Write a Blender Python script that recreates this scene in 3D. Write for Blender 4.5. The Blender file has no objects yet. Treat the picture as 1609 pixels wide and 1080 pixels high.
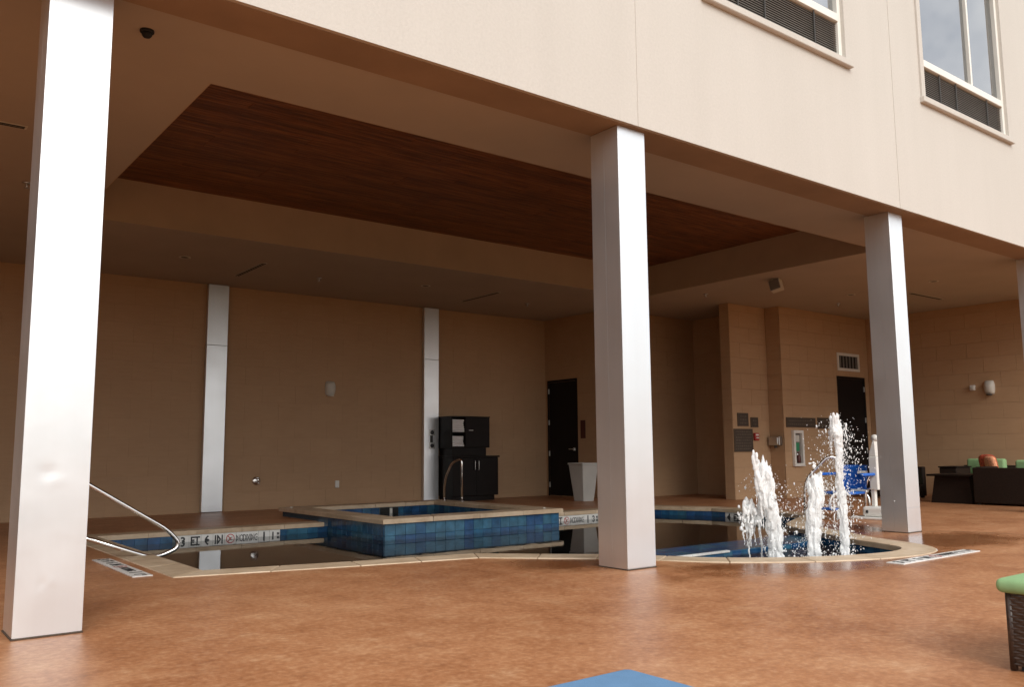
import bpy, bmesh, math, random
from mathutils import Vector, Matrix, noise
R = math.radians
PI = math.pi
random.seed(7)
S = bpy.context.scene
COL = S.collection

# ------------------------------------------------------------------ camera
def cam_axes(yaw, pitch, roll):
    y, p, r = R(yaw), R(pitch), R(roll)
    f = Vector((math.sin(y)*math.cos(p), math.cos(y)*math.cos(p), math.sin(p)))
    rt = Vector((math.cos(y), -math.sin(y), 0)); up = rt.cross(f)
    return rt*math.cos(r)+up*math.sin(r), -rt*math.sin(r)+up*math.cos(r), f
cd = bpy.data.cameras.new('camera'); cam = bpy.data.objects.new('camera', cd); COL.objects.link(cam)
rt_, up_, f_ = cam_axes(37.65, 7.011, -0.468)
cam.matrix_world = Matrix(((rt_.x, up_.x, -f_.x, 0), (rt_.y, up_.y, -f_.y, 0), (rt_.z, up_.z, -f_.z, 1.0), (0, 0, 0, 1)))
cd.sensor_width = 36; cd.lens = 1357.5/1609*36; cd.clip_start = 0.05; cd.clip_end = 2000
S.camera = cam

# ------------------------------------------------------------------ world, sun, exposure
SUN_EL, SUN_AZ = 37, 197        # azimuth of the sun, degrees clockwise from +Y
W = bpy.data.worlds.new('World'); S.world = W; W.use_nodes = True
wn, wl = W.node_tree.nodes, W.node_tree.links
wn.clear()
wo = wn.new('ShaderNodeOutputWorld'); bg = wn.new('ShaderNodeBackground')
sky = wn.new('ShaderNodeTexSky'); sky.sky_type = 'NISHITA'; sky.sun_disc = False
sky.sun_elevation = R(SUN_EL); sky.sun_rotation = R(SUN_AZ); sky.air_density = 1.0; sky.dust_density = 1.0; sky.ozone_density = 1.0
tc = wn.new('ShaderNodeTexCoord')
cn = wn.new('ShaderNodeTexNoise'); cn.inputs['Scale'].default_value = 2.6; cn.inputs['Detail'].default_value = 6; cn.inputs['Roughness'].default_value = .58
cr = wn.new('ShaderNodeValToRGB'); cr.color_ramp.elements[0].position = .27; cr.color_ramp.elements[1].position = .53
mx = wn.new('ShaderNodeMix'); mx.data_type = 'RGBA'
mx.inputs['B'].default_value = (10.2, 10.2, 10.3, 1)
wl.new(tc.outputs['Generated'], cn.inputs['Vector']); wl.new(cn.outputs['Fac'], cr.inputs['Fac'])
wl.new(cr.outputs['Color'], mx.inputs['Factor']); wl.new(sky.outputs['Color'], mx.inputs['A'])
wl.new(mx.outputs['Result'], bg.inputs['Color']); bg.inputs['Strength'].default_value = 0.10
wl.new(bg.outputs[0], wo.inputs[0])

sl = bpy.data.lights.new('sun', 'SUN'); sun = bpy.data.objects.new('sun', sl); COL.objects.link(sun)
sl.energy = 1.9; sl.angle = R(40); sl.color = (1, .965, .905)
sd = Vector((math.sin(R(SUN_AZ))*math.cos(R(SUN_EL)), math.cos(R(SUN_AZ))*math.cos(R(SUN_EL)), math.sin(R(SUN_EL))))
sun.rotation_euler = sd.to_track_quat('Z', 'Y').to_euler(); sun.location = (0, -10, 20)

S.view_settings.view_transform = 'Standard'; S.view_settings.look = 'None'
S.view_settings.exposure = 0.42; S.view_settings.gamma = 1; S.view_settings.use_curve_mapping = False
S.render.engine = 'CYCLES'
S.cycles.use_denoising = True
S.cycles.max_bounces = 10; S.cycles.diffuse_bounces = 6; S.cycles.glossy_bounces = 5; S.cycles.transmission_bounces = 8
S.cycles.caustics_reflective = False; S.cycles.caustics_refractive = False; S.cycles.sample_clamp_indirect = 6

# ------------------------------------------------------------------ materials
def nodes(name):
    m = bpy.data.materials.new(name); m.use_nodes = True
    nt = m.node_tree; b = nt.nodes['Principled BSDF']
    return m, nt, b
def N(nt, t, **kw):
    n = nt.nodes.new(t)
    for k, v in kw.items():
        if k in n.inputs: n.inputs[k].default_value = v
        else: setattr(n, k, v)
    return n
def coord(nt, scale=(1, 1, 1), kind='world'):
    mp = N(nt, 'ShaderNodeMapping'); mp.inputs['Scale'].default_value = scale
    if kind == 'world':
        g = N(nt, 'ShaderNodeNewGeometry'); nt.links.new(g.outputs['Position'], mp.inputs['Vector'])
    else:
        g = N(nt, 'ShaderNodeTexCoord'); nt.links.new(g.outputs['Object'], mp.inputs['Vector'])
    return mp.outputs['Vector']
def ramp(nt, fac, stops):
    r = N(nt, 'ShaderNodeValToRGB'); e = r.color_ramp.elements
    while len(e) < len(stops): e.new(.5)
    for el, (p, c) in zip(e, stops):
        el.position = p; el.color = (*c, 1)
    nt.links.new(fac, r.inputs['Fac']); return r.outputs['Color']
def mixc(nt, fac, a, b, mode='MIX'):
    m = N(nt, 'ShaderNodeMix', data_type='RGBA', blend_type=mode)
    for k, v in (('Factor', fac), ('A', a), ('B', b)):
        if hasattr(v, 'is_output'): nt.links.new(v, m.inputs[k])
        elif isinstance(v, tuple): m.inputs[k].default_value = (*v, 1)
        else: m.inputs[k].default_value = v
    return m.outputs['Result']
def noise_tex(nt, vec, scale, detail=4, rough=.55):
    n = N(nt, 'ShaderNodeTexNoise', Scale=scale, Detail=detail, Roughness=rough); nt.links.new(vec, n.inputs['Vector']); return n.outputs['Fac']
def bump(nt, b, h, strength=.3, dist=.01):
    bp = N(nt, 'ShaderNodeBump', Strength=strength, Distance=dist); nt.links.new(h, bp.inputs['Height']); nt.links.new(bp.outputs['Normal'], b.inputs['Normal'])

def mat_plain(name, col, rough=.5, metal=0, vary=.12, scale=6, bumps=0, bscale=60, objrand=0, **kw):
    m, nt, b = nodes(name)
    v = coord(nt)
    f = noise_tex(nt, v, scale, 5)
    lo = tuple(c*(1-vary) for c in col); hi = tuple(min(1, c*(1+vary)) for c in col)
    c = ramp(nt, f, [(.3, lo), (.7, hi)])
    if objrand:
        oi = N(nt, 'ShaderNodeObjectInfo')
        c = mixc(nt, 1.0, c, ramp(nt, oi.outputs['Random'], [(0, (1-objrand,)*3), (1, (1,)*3)]), 'MULTIPLY')
    nt.links.new(c, b.inputs['Base Color'])
    b.inputs['Roughness'].default_value = rough; b.inputs['Metallic'].default_value = metal
    for k, val in kw.items(): b.inputs[k.replace('_', ' ')].default_value = val
    if bumps: bump(nt, b, noise_tex(nt, v, bscale, 3), bumps, .004)
    return m

M = {}
# stucco of the upper storeys
m, nt, b = nodes('stucco'); v = coord(nt)
big = noise_tex(nt, v, .55, 4); streak = noise_tex(nt, coord(nt, (2.2, 1, .16)), 1.2, 5, .6)
c = ramp(nt, big, [(.3, (.545, .505, .455)), (.7, (.59, .548, .498))])
c = mixc(nt, .28, c, ramp(nt, streak, [(.35, (.50, .462, .415)), (.62, (.60, .558, .508))]))
c = mixc(nt, .4, c, ramp(nt, noise_tex(nt, v, 42, 3), [(.3, (.51, .472, .425)), (.7, (.61, .568, .518))]))
nt.links.new(c, b.inputs['Base Color']); b.inputs['Roughness'].default_value = .9
bump(nt, b, noise_tex(nt, v, 110, 3), .4, .005); M['stucco'] = m
M['beam'] = mat_plain('beam_paint', (.32, .225, .155), .8, vary=.1, scale=2, bumps=.3, bscale=90)
M['soffit'] = mat_plain('soffit_plaster', (.44, .39, .34), .9, vary=.05, scale=1.2, bumps=.25, bscale=70)
M['recess'] = mat_plain('recess_plaster', (.47, .375, .285), .9, vary=.06, scale=2, bumps=.25, bscale=70)
# painted block
m, nt, b = nodes('painted_block'); v = coord(nt)
c = ramp(nt, noise_tex(nt, v, 1.3, 5), [(.3, (.455, .29, .165)), (.7, (.51, .33, .192))])
c = mixc(nt, .35, c, ramp(nt, noise_tex(nt, coord(nt, (2, 2, 16)), 1.6, 5, .65), [(.3, (.43, .27, .15)), (.7, (.525, .342, .20))]))
oi = N(nt, 'ShaderNodeObjectInfo')
c = mixc(nt, 1.0, c, ramp(nt, oi.outputs['Random'], [(0, (.97, .97, .97)), (1, (1, 1, 1))]), 'MULTIPLY')
nt.links.new(c, b.inputs['Base Color']); b.inputs['Roughness'].default_value = .72
bump(nt, b, noise_tex(nt, coord(nt, (3, 3, 9)), 14, 5, .7), .5, .006); M['block'] = m
M['mortar'] = mat_plain('mortar', (.45, .29, .168), .9, vary=.08)
# wood
m, nt, b = nodes('stained_wood'); v = coord(nt, (.35, 6, 6))
oi = N(nt, 'ShaderNodeObjectInfo')
add = N(nt, 'ShaderNodeVectorMath', operation='ADD'); nt.links.new(v, add.inputs[0])
cmb = N(nt, 'ShaderNodeCombineXYZ')
mul = N(nt, 'ShaderNodeMath', operation='MULTIPLY'); mul.inputs[1].default_value = 37; nt.links.new(oi.outputs['Random'], mul.inputs[0])
nt.links.new(mul.outputs[0], cmb.inputs['X']); nt.links.new(mul.outputs[0], cmb.inputs['Y']); nt.links.new(cmb.outputs[0], add.inputs[1])
g = noise_tex(nt, add.outputs[0], 4.2, 9, .72)
c = ramp(nt, g, [(.34, (.045, .014, .006)), (.50, (.20, .070, .023)), (.66, (.36, .155, .055))])
c = mixc(nt, 1.0, c, ramp(nt, oi.outputs['Random'], [(0, (.66, .63, .61)), (.4, (.85, .82, .8)), (1, (1.0, 1.0, 1.0))]), 'MULTIPLY')
nt.links.new(c, b.inputs['Base Color']); b.inputs['Roughness'].default_value = .5; bump(nt, b, g, .2, .003); M['wood'] = m
# columns
m, nt, b = nodes('silver_cladding'); v = coord(nt)
c = ramp(nt, noise_tex(nt, coord(nt, (3, 3, .25)), 2.5, 5), [(.3, (.81, .83, .84)), (.7, (.84, .86, .87))])
nt.links.new(c, b.inputs['Base Color']); b.inputs['Metallic'].default_value = .85
rr = ramp(nt, noise_tex(nt, v, 3, 4), [(.3, (.30,)*3), (.7, (.38,)*3)]); nt.links.new(rr, b.inputs['Roughness'])
bump(nt, b, noise_tex(nt, v, 5, 3), .06, .02); M['silver'] = m
# deck
m, nt, b = nodes('stained_concrete'); v = coord(nt)
n1 = noise_tex(nt, v, .6, 9, .68); n2 = noise_tex(nt, v, 3.0, 10, .72); n3 = noise_tex(nt, v, 24, 5, .68)
c = ramp(nt, n1, [(.32, (.21, .074, .026)), (.45, (.355, .150, .063)), (.55, (.45, .208, .096)), (.68, (.56, .30, .155))])
c = mixc(nt, .42, c, ramp(nt, n2, [(.33, (.17, .056, .020)), (.43, (.325, .130, .053)), (.52, (.435, .198, .092)), (.61, (.55, .30, .155)), (.72, (.68, .45, .29))]))
c = mixc(nt, .22, c, ramp(nt, n3, [(.34, (.14, .048, .02)), (.5, (.42, .175, .074)), (.66, (.68, .43, .26))]))
sc_ = noise_tex(nt, coord(nt, (1, 1, 1)), 4.5, 10, .82)
c = mixc(nt, ramp(nt, sc_, [(.63, (0, 0, 0)), (.76, (.55,)*3)]), c, (.64, .46, .34))
# spill-wetted concrete round the fountain basin and beside the coping
def blob(cx, cy, rx, ry):
    mp = N(nt, 'ShaderNodeMapping'); g_ = N(nt, 'ShaderNodeNewGeometry'); nt.links.new(g_.outputs['Position'], mp.inputs['Vector'])
    mp.inputs['Location'].default_value = (-cx/rx, -cy/ry, 0); mp.inputs['Scale'].default_value = (1/rx, 1/ry, 0)
    ln = N(nt, 'ShaderNodeVectorMath', operation='LENGTH'); nt.links.new(mp.outputs[0], ln.inputs[0]); return ln.outputs['Value']
dist = None
for a in ((7.3, 4.75, 1.75, .78), (9.5, 4.65, .95, .55), (5.3, 5.95, .7, .5), (9.6, 6.2, .9, .7)):
    d_ = blob(*a)
    if dist is None: dist = d_
    else:
        mn = N(nt, 'ShaderNodeMath', operation='MINIMUM'); nt.links.new(dist, mn.inputs[0]); nt.links.new(d_, mn.inputs[1]); dist = mn.outputs[0]
ad = N(nt, 'ShaderNodeMath', operation='MULTIPLY_ADD'); nt.links.new(noise_tex(nt, v, 3.2, 5, .6), ad.inputs[0]); ad.inputs[1].default_value = 1.1; nt.links.new(dist, ad.inputs[2])
mr = N(nt, 'ShaderNodeMapRange'); mr.inputs['From Min'].default_value = 1.85; mr.inputs['From Max'].default_value = 1.25; nt.links.new(ad.outputs[0], mr.inputs['Value'])
wetf = mr.outputs['Result']
c = mixc(nt, wetf, c, mixc(nt, 1.0, c, (.60, .50, .43), 'MULTIPLY'))
nt.links.new(c, b.inputs['Base Color'])
rmx = N(nt, 'ShaderNodeMapRange'); rmx.inputs['To Min'].default_value = .42; rmx.inputs['To Max'].default_value = .16; nt.links.new(wetf, rmx.inputs['Value'])
nt.links.new(rmx.outputs['Result'], b.inputs['Roughness'])
bump(nt, b, noise_tex(nt, v, 30, 6, .72), .14, .006); M['deck'] = m
M['outer_ground'] = mat_plain('neutral_ground', (.085, .10, .05), .95, vary=.3, scale=3)  # unseen ground past the deck, coloured neutral to cut orange bounce light
M['joint'] = mat_plain('joint_filler', (.07, .045, .03), .9)
# coping
m, nt, b = nodes('travertine'); v = coord(nt)
c = ramp(nt, noise_tex(nt, v, 4, 6, .65), [(.28, (.42, .30, .19)), (.5, (.56, .43, .295)), (.75, (.66, .53, .39))])
oi = N(nt, 'ShaderNodeObjectInfo'); c = mixc(nt, 1.0, c, ramp(nt, oi.outputs['Random'], [(0, (.86, .84, .82)), (1, (1, 1, 1))]), 'MULTIPLY')
nt.links.new(c, b.inputs['Base Color']); b.inputs['Roughness'].default_value = .5; bump(nt, b, noise_tex(nt, v, 45, 5, .7), .3, .004); M['coping'] = m
# tiles
blues = [(.018, .078, .165), (.024, .10, .19), (.014, .060, .14), (.036, .12, .195), (.018, .070, .175), (.030, .102, .165)]
for i, cc in enumerate(blues):
    M['tile%d' % i] = mat_plain('glazed_tile_%d' % i, cc, .16, vary=.3, scale=9, bumps=.1, bscale=20)
M['grout'] = mat_plain('grout', (.05, .075, .10), .85)
M['plaster'] = mat_plain('pool_plaster', (.10, .13, .14), .8, vary=.1)
M['marker'] = mat_plain('marker_white', (.72, .71, .68), .3, vary=.05)
M['ink'] = mat_plain('marker_ink', (.02, .02, .022), .5)
M['redink'] = mat_plain('marker_red', (.45, .04, .03), .5)
# water
m, nt, b = nodes('pool_water'); v = coord(nt)
b.inputs['Base Color'].default_value = (.55, .68, .70, 1); b.inputs['Roughness'].default_value = .012
b.inputs['IOR'].default_value = 1.333; b.inputs['Transmission Weight'].default_value = 1.0
bump(nt, b, noise_tex(nt, v, 3.6, 4), .05, .02); M['water'] = m
m, nt, b = nodes('churned_water'); v = coord(nt)
b.inputs['Base Color'].default_value = (.62, .72, .76, 1); b.inputs['Roughness'].default_value = .05
b.inputs['IOR'].default_value = 1.333; b.inputs['Transmission Weight'].default_value = 1.0
bump(nt, b, noise_tex(nt, v, 14, 4), .7, .03); M['churn'] = m
m, nt, b = nodes('aerated_water')
b.inputs['Base Color'].default_value = (.97, .98, .98, 1); b.inputs['Roughness'].default_value = .25; b.inputs['IOR'].default_value = 1.333
bump(nt, b, noise_tex(nt, coord(nt, (1, 1, .4)), 60, 4), .4, .01)
tl = N(nt, 'ShaderNodeBsdfTranslucent'); tl.inputs['Color'].default_value = (.97, .98, .98, 1); ms = N(nt, 'ShaderNodeMixShader'); ms.inputs[0].default_value = .4
nt.links.new(b.outputs[0], ms.inputs[1]); nt.links.new(tl.outputs[0], ms.inputs[2]); nt.links.new(ms.outputs[0], nt.nodes['Material Output'].inputs[0]); M['foam'] = m
# the rest
M['chrome'] = mat_plain('polished_steel', (.78, .77, .75), .12, metal=1, vary=.03)
M['brushed'] = mat_plain('brushed_steel', (.55, .54, .52), .35, metal=1, vary=.05)
M['white'] = mat_plain('white_paint', (.74, .73, .69), .4, vary=.04)
M['offwhite'] = mat_plain('offwhite_plastic', (.60, .585, .53), .45, vary=.05)
M['vinyl'] = mat_plain('window_vinyl', (.78, .76, .70), .4, vary=.03)
M['black_door'] = mat_plain('dark_door_paint', (.009, .007, .007), .5, Specular_IOR_Level=.2)
M['espresso'] = mat_plain('espresso_laminate', (.010, .007, .006), .5, vary=.2, Specular_IOR_Level=.18)
M['wicker'] = mat_plain('dark_wicker', (.017, .010, .007), .55, Specular_IOR_Level=.25, vary=.3, scale=40, bumps=.8, bscale=55)
M['strand'] = mat_plain('wicker_strand', (.040, .023, .016), .36, vary=.35, scale=50)
M['green'] = mat_plain('green_fabric', (.25, .42, .20), .85, vary=.06, scale=12, bumps=.3, bscale=300)
M['blue_fabric'] = mat_plain('blue_fabric', (.11, .235, .41), .85, vary=.06, scale=14, bumps=.3, bscale=300)
M['red_fabric'] = mat_plain('coral_print', (.55, .10, .05), .85, vary=.5, scale=22)
M['orange_fabric'] = mat_plain('orange_print', (.75, .33, .18), .85, vary=.4, scale=30)
M['blue_plastic'] = mat_plain('blue_plastic', (.01, .12, .52), .3, vary=.08)
M['bronze'] = mat_plain('bronze_plaque', (.055, .042, .032), .5, vary=.15, scale=20)
M['bronze_edge'] = mat_plain('bronze_edge', (.11, .075, .05), .45, vary=.1)
M['plaque_text'] = mat_plain('plaque_relief', (.10, .08, .062), .5)
M['red'] = mat_plain('alarm_red', (.36, .02, .015), .4)
M['maroon'] = mat_plain('maroon_sign', (.085, .018, .014), .5)
M['greenlabel'] = mat_plain('green_label', (.03, .25, .12), .5)
M['grille'] = mat_plain('dark_grille', (.045, .042, .038), .6)
M['louver'] = mat_plain('louver_bronze', (.17, .155, .14), .5, vary=.1)
M['towel'] = mat_plain('towel_cotton', (.80, .80, .80), .95, vary=.05, bumps=.5, bscale=150)
M['bin'] = mat_plain('planter_resin', (.50, .50, .47), .6, vary=.08, scale=3)
M['dark'] = mat_plain('dark_void', (.012, .011, .010), .8)
M['room'] = mat_plain('room_curtain', (.30, .30, .31), .9)
m, nt, b = nodes('coated_glass')
gl = N(nt, 'ShaderNodeBsdfGlossy', Roughness=.02); gl.inputs['Color'].default_value = (.93, .95, .97, 1)
tr = N(nt, 'ShaderNodeBsdfTransparent'); tr.inputs['Color'].default_value = (.35, .38, .42, 1)
fr = N(nt, 'ShaderNodeFresnel', IOR=6.5); ms = N(nt, 'ShaderNodeMixShader')
nt.links.new(fr.outputs[0], ms.inputs[0]); nt.links.new(tr.outputs[0], ms.inputs[1]); nt.links.new(gl.outputs[0], ms.inputs[2])
nt.links.new(ms.outputs[0], nt.nodes['Material Output'].inputs[0]); M['glass'] = m

# ------------------------------------------------------------------ object helpers
WL = {}
def wloc(p): return WL.get(p.name, Vector((0, 0, 0))) if p else Vector((0, 0, 0))
def props(o, label=None, cat=None, group=None, kind=None):
    if label: o['label'] = label
    if cat: o['category'] = cat
    if group: o['group'] = group
    if kind: o['kind'] = kind
    return o
def thing(name, label, cat, loc, group=None):
    o = bpy.data.objects.new(name, None); COL.objects.link(o); o.location = loc; o.empty_display_size = .1
    WL[o.name] = Vector(loc); return props(o, label, cat, group)
def obj(name, bm, mat, parent=None, smooth=False, origin=None):
    """mesh given in world coordinates -> object, origin at parent (or given origin)"""
    org = Vector(origin) if origin is not None else wloc(parent)
    if isinstance(bm, bpy.types.Mesh): me = bm
    else:
        if org.length: bmesh.ops.translate(bm, verts=bm.verts, vec=-org)
        me = bpy.data.meshes.new(name); bm.to_mesh(me); bm.free()
    if smooth:
        for p in me.polygons: p.use_smooth = True
    for k in (mat if isinstance(mat, (list, tuple)) else [mat]): me.materials.append(M[k])
    o = bpy.data.objects.new(name, me); COL.objects.link(o); o.location = org - wloc(parent); WL[o.name] = org
    if parent: o.parent = parent
    return o
def inst(name, me, parent, loc, rotz=0):
    o = bpy.data.objects.new(name, me); COL.objects.link(o); o.parent = parent
    o.location = Vector(loc)-wloc(parent); o.rotation_euler = (0, 0, rotz); WL[o.name] = Vector(loc); return o
def BM(): return bmesh.new()
def box(bm, x0, x1, y0, y1, z0, z1, bev=0, seg=1):
    r = bmesh.ops.create_cube(bm, size=1); vs = r['verts']
    for v in vs: v.co = Vector(((x0+x1)/2+v.co.x*(x1-x0), (y0+y1)/2+v.co.y*(y1-y0), (z0+z1)/2+v.co.z*(z1-z0)))
    if bev:
        es = list({e for v in vs for e in v.link_edges})
        bmesh.ops.bevel(bm, geom=es, offset=bev, segments=seg, profile=.5, affect='EDGES', clamp_overlap=True)
    return bm
def bx(*a, **k): return box(BM(), *a, **k)
def smooth_path(pts, n=6, closed=False):
    out = []; P = [Vector(p) for p in pts]; L = len(P)
    for i in range(L-1):
        p0, p1, p2, p3 = P[max(i-1, 0)], P[i], P[i+1], P[min(i+2, L-1)]
        for k in range(n):
            t = k/n
            out.append(.5*((2*p1)+(p2-p0)*t+(2*p0-5*p1+4*p2-p3)*t*t+(3*p1-p0-3*p2+p3)*t**3))
    out.append(P[-1]); return out
def fillet(pts, r, n=6):
    P = [Vector(p) for p in pts]; out = [P[0]]
    for i in range(1, len(P)-1):
        a, b_, c_ = P[i-1], P[i], P[i+1]; rr = min(r, (a-b_).length*.49, (c_-b_).length*.49)
        s, e = b_+(a-b_).normalized()*rr, b_+(c_-b_).normalized()*rr
        for k in range(n+1):
            t = k/n; out.append(s*(1-t)**2+b_*2*t*(1-t)+e*t*t)
    out.append(P[-1]); return out
def tube(bm, pts, r, n=10, cap=True):
    P = [Vector(p) for p in pts]; rings = []; up = None
    for i, p in enumerate(P):
        t = (P[min(i+1, len(P)-1)]-P[max(i-1, 0)]).normalized()
        if up is None: up = t.orthogonal().normalized()
        up = (up-t*up.dot(t)).normalized(); s = t.cross(up)
        rad = r[i] if isinstance(r, (list, tuple)) else r
        rings.append([bm.verts.new(p+(up*math.cos(2*PI*k/n)+s*math.sin(2*PI*k/n))*rad) for k in range(n)])
    for a, b_ in zip(rings, rings[1:]):
        for k in range(n): bm.faces.new((a[k], a[(k+1) % n], b_[(k+1) % n], b_[k]))
    if cap: bm.faces.new(rings[0][::-1]); bm.faces.new(rings[-1])
    bmesh.ops.recalc_face_normals(bm, faces=bm.faces)
    return bm
def lathe(bm, c, prof, n=20, axis='Z'):
    rings = []
    for r, z in prof:
        rr = []
        for k in range(n):
            a = 2*PI*k/n
            d = (r*math.cos(a), r*math.sin(a), z) if axis == 'Z' else ((r*math.cos(a), z, r*math.sin(a)) if axis == 'Y' else (z, r*math.cos(a), r*math.sin(a)))
            rr.append(bm.verts.new(Vector(c)+Vector(d)))
        rings.append(rr)
    for a, b_ in zip(rings, rings[1:]):
        for k in range(n): bm.faces.new((a[k], a[(k+1) % n], b_[(k+1) % n], b_[k]))
    bm.faces.new(rings[0]); bm.faces.new(rings[-1])
    bmesh.ops.recalc_face_normals(bm, faces=bm.faces); return bm
def prism(bm, poly, z0, z1, bev=0):
    a = [bm.verts.new((p[0], p[1], z0)) for p in poly]; b_ = [bm.verts.new((p[0], p[1], z1)) for p in poly]
    n = len(poly); fs = [bm.faces.new(a[::-1]), bm.faces.new(b_)]
    for k in range(n): fs.append(bm.faces.new((a[k], a[(k+1) % n], b_[(k+1) % n], b_[k])))
    bmesh.ops.recalc_face_normals(bm, faces=fs)
    if bev: bmesh.ops.bevel(bm, geom=list(b_[0].link_faces[0].edges) if False else [e for e in bm.edges if all(abs(v.co.z-z1) < 1e-6 for v in e.verts)], offset=bev, segments=2, profile=.5, affect='EDGES')
    return bm
def text_mesh(s, size, sx=1.0, ext=.0008, bold=.0):
    cu = bpy.data.curves.new('lettering', 'FONT'); cu.body = s; cu.size = size; cu.align_x = 'CENTER'; cu.align_y = 'CENTER'; cu.extrude = ext; cu.offset = bold; cu.resolution_u = 3
    o = bpy.data.objects.new('lettering', cu); COL.objects.link(o)
    me = bpy.data.meshes.new_from_object(o.evaluated_get(bpy.context.evaluated_depsgraph_get()))
    bpy.data.objects.remove(o); bpy.data.curves.remove(cu)
    for v in me.vertices: v.co.x *= sx
    return me

# ------------------------------------------------------------------ pool outline
ZW = -0.13                       # water level
curve = smooth_path([(4.9, 6.97, 0), (5.35, 6.52, 0), (5.75, 6.13, 0), (6.07, 5.72, 0), (6.30, 5.35, 0), (6.62, 5.02, 0), (7.1, 4.70, 0), (7.64, 4.50, 0), (8.12, 4.46, 0), (8.46, 4.62, 0),
                     (8.64, 4.95, 0), (8.80, 5.35, 0), (9.2, 6.0, 0), (9.72, 6.8, 0), (10.4, 7.2, 0)], 4)
chain = [(5.50, 11.42), (2.47, 11.42), (2.47, 7.52), (3.72, 7.21)] + [(p.x, p.y) for p in curve] + [(11.25, 7.6), (11.47, 8.1), (11.6, 8.7), (11.6, 9.6), (11.2, 10.55), (8.40, 10.55)]
chain = [Vector((x, y)) for x, y in chain]
def offset_chain(ch, d):
    out = []
    for i, p in enumerate(ch):
        ns = []
        if i > 0: t = (p-ch[i-1]).normalized(); ns.append(Vector((t.y, -t.x)))
        if i < len(ch)-1: t = (ch[i+1]-p).normalized(); ns.append(Vector((t.y, -t.x)))
        n = sum(ns, Vector((0, 0))); n.normalize(); k = max(.6, n.dot(ns[0])); out.append(p+n*(d/k))
    return out
outer = offset_chain(chain, .30)
spa = (5.50, 8.40, 9.80, 13.0)  # x0 x1 y0 y1 of the hot tub body
# ------------------------------------------------------------------ deck (ground)
hole = [Vector((p.x, p.y)) for p in outer]
hole = hole + [Vector((spa[1], spa[3])), Vector((spa[0], spa[3]))]
bm = BM()
def loop(pts, z):
    vs = [bm.verts.new((p[0], p[1], z)) for p in pts]
    return [bm.edges.new((vs[i], vs[(i+1) % len(vs)])) for i in range(len(vs))]
es = loop([(-14, -8), (24, -8), (24, 16), (-14, 16)], 0) + loop(hole, 0)
bmesh.ops.triangle_fill(bm, use_beauty=True, edges=es)
g2 = BM()
o4 = [g2.verts.new(p) for p in ((-400, -400, 0), (400, -400, 0), (400, 400, 0), (-400, 400, 0))]
i4 = [g2.verts.new(p) for p in ((-14, -8, 0), (24, -8, 0), (24, 16, 0), (-14, 16, 0))]
for k in range(4): g2.faces.new((o4[k], o4[(k+1) % 4], i4[(k+1) % 4], i4[k]))
props(obj('ground', g2, 'outer_ground'), kind='structure')
bmesh.ops.recalc_face_normals(bm, faces=bm.faces)
if sum(f.normal.z for f in bm.faces) < 0: bmesh.ops.reverse_faces(bm, faces=bm.faces)
deck = props(obj('deck', bm, 'deck'), kind='structure')
bm = BM(); pts = [(10.16, 5.27), (10.42, 5.05), (10.56, 4.75), (10.62, 4.35), (10.75, 3.4), (11.2, 1.0)]
l = offset_chain([Vector(p) for p in pts], .006); r_ = offset_chain([Vector(p) for p in pts], -.006)
va = [bm.verts.new((p.x, p.y, .003)) for p in l]; vb = [bm.verts.new((p.x, p.y, .003)) for p in r_]
for i in range(len(pts)-1): bm.faces.new((va[i], va[i+1], vb[i+1], vb[i]))
obj('control_joint', bm, 'joint', deck)

# ------------------------------------------------------------------ pool
pool = thing('swimming_pool', 'freeform swimming pool with tan stone coping and blue waterline tiles', 'pool', (6, 8, 0))
full = chain + [Vector((spa[1], spa[2])), Vector((spa[0], spa[2]))]
bm = BM()
def shell(poly, z0, z1):
    a = [bm.verts.new((p[0], p[1], z1)) for p in poly]; b_ = [bm.verts.new((p[0], p[1], z0)) for p in poly]
    n = len(poly)
    for k in range(n): bm.faces.new((a[k], a[(k+1) % n], b_[(k+1) % n], b_[k]))
    es = [bm.edges.get((b_[k], b_[(k+1) % n])) for k in range(n)]
    bmesh.ops.triangle_fill(bm, use_beauty=True, edges=es)
shell(full, -1.15, -.045)
obj('shell', bm, 'plaster', pool)
# coping stones
def stone(parent, q, z0, z1, bev=.010):
    b2 = BM(); c_ = sum(q, Vector((0, 0)))/len(q)
    prism(b2, [p+(c_-p).normalized()*.0035 for p in q], z0, z1, bev)
    return obj('coping_stone', b2, 'coping', parent, origin=(c_.x, c_.y, (z0+z1)/2))
def resample(a, b_, step):
    """cut two parallel polylines at equal parameters"""
    out = []; acc = 0; start = (a[0], b_[0]); curA, curB = [a[0]], [b_[0]]
    for i in range(len(a)-1):
        L = (a[i+1]-a[i]).length; n = max(1, round(L/step))
        if L > step*.8:
            if len(curA) > 1: out.append((curA, curB))
            for k in range(n): out.append(([a[i].lerp(a[i+1], k/n), a[i].lerp(a[i+1], (k+1)/n)], [b_[i].lerp(b_[i+1], k/n), b_[i].lerp(b_[i+1], (k+1)/n)]))
            curA, curB = [a[i+1]], [b_[i+1]]; acc = 0
        else:
            curA.append(a[i+1]); curB.append(b_[i+1]); acc += L
            if acc > step*.85: out.append((curA, curB)); curA, curB = [a[i+1]], [b_[i+1]]; acc = 0
    if len(curA) > 1: out.append((curA, curB))
    return out
inner_c = offset_chain(chain, -.025)
inner_c[-1] = Vector((8.46, inner_c[-1].y))
outer_c = outer[:]; outer_c[0] = Vector((5.44, outer[0].y)); outer_c[-1] = Vector((8.46, outer[-1].y)); inner_c[0] = Vector((5.44, inner_c[0].y))
for A, B in resample(inner_c, outer_c, .62): stone(pool, A+B[::-1], -.05, .008)
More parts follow.
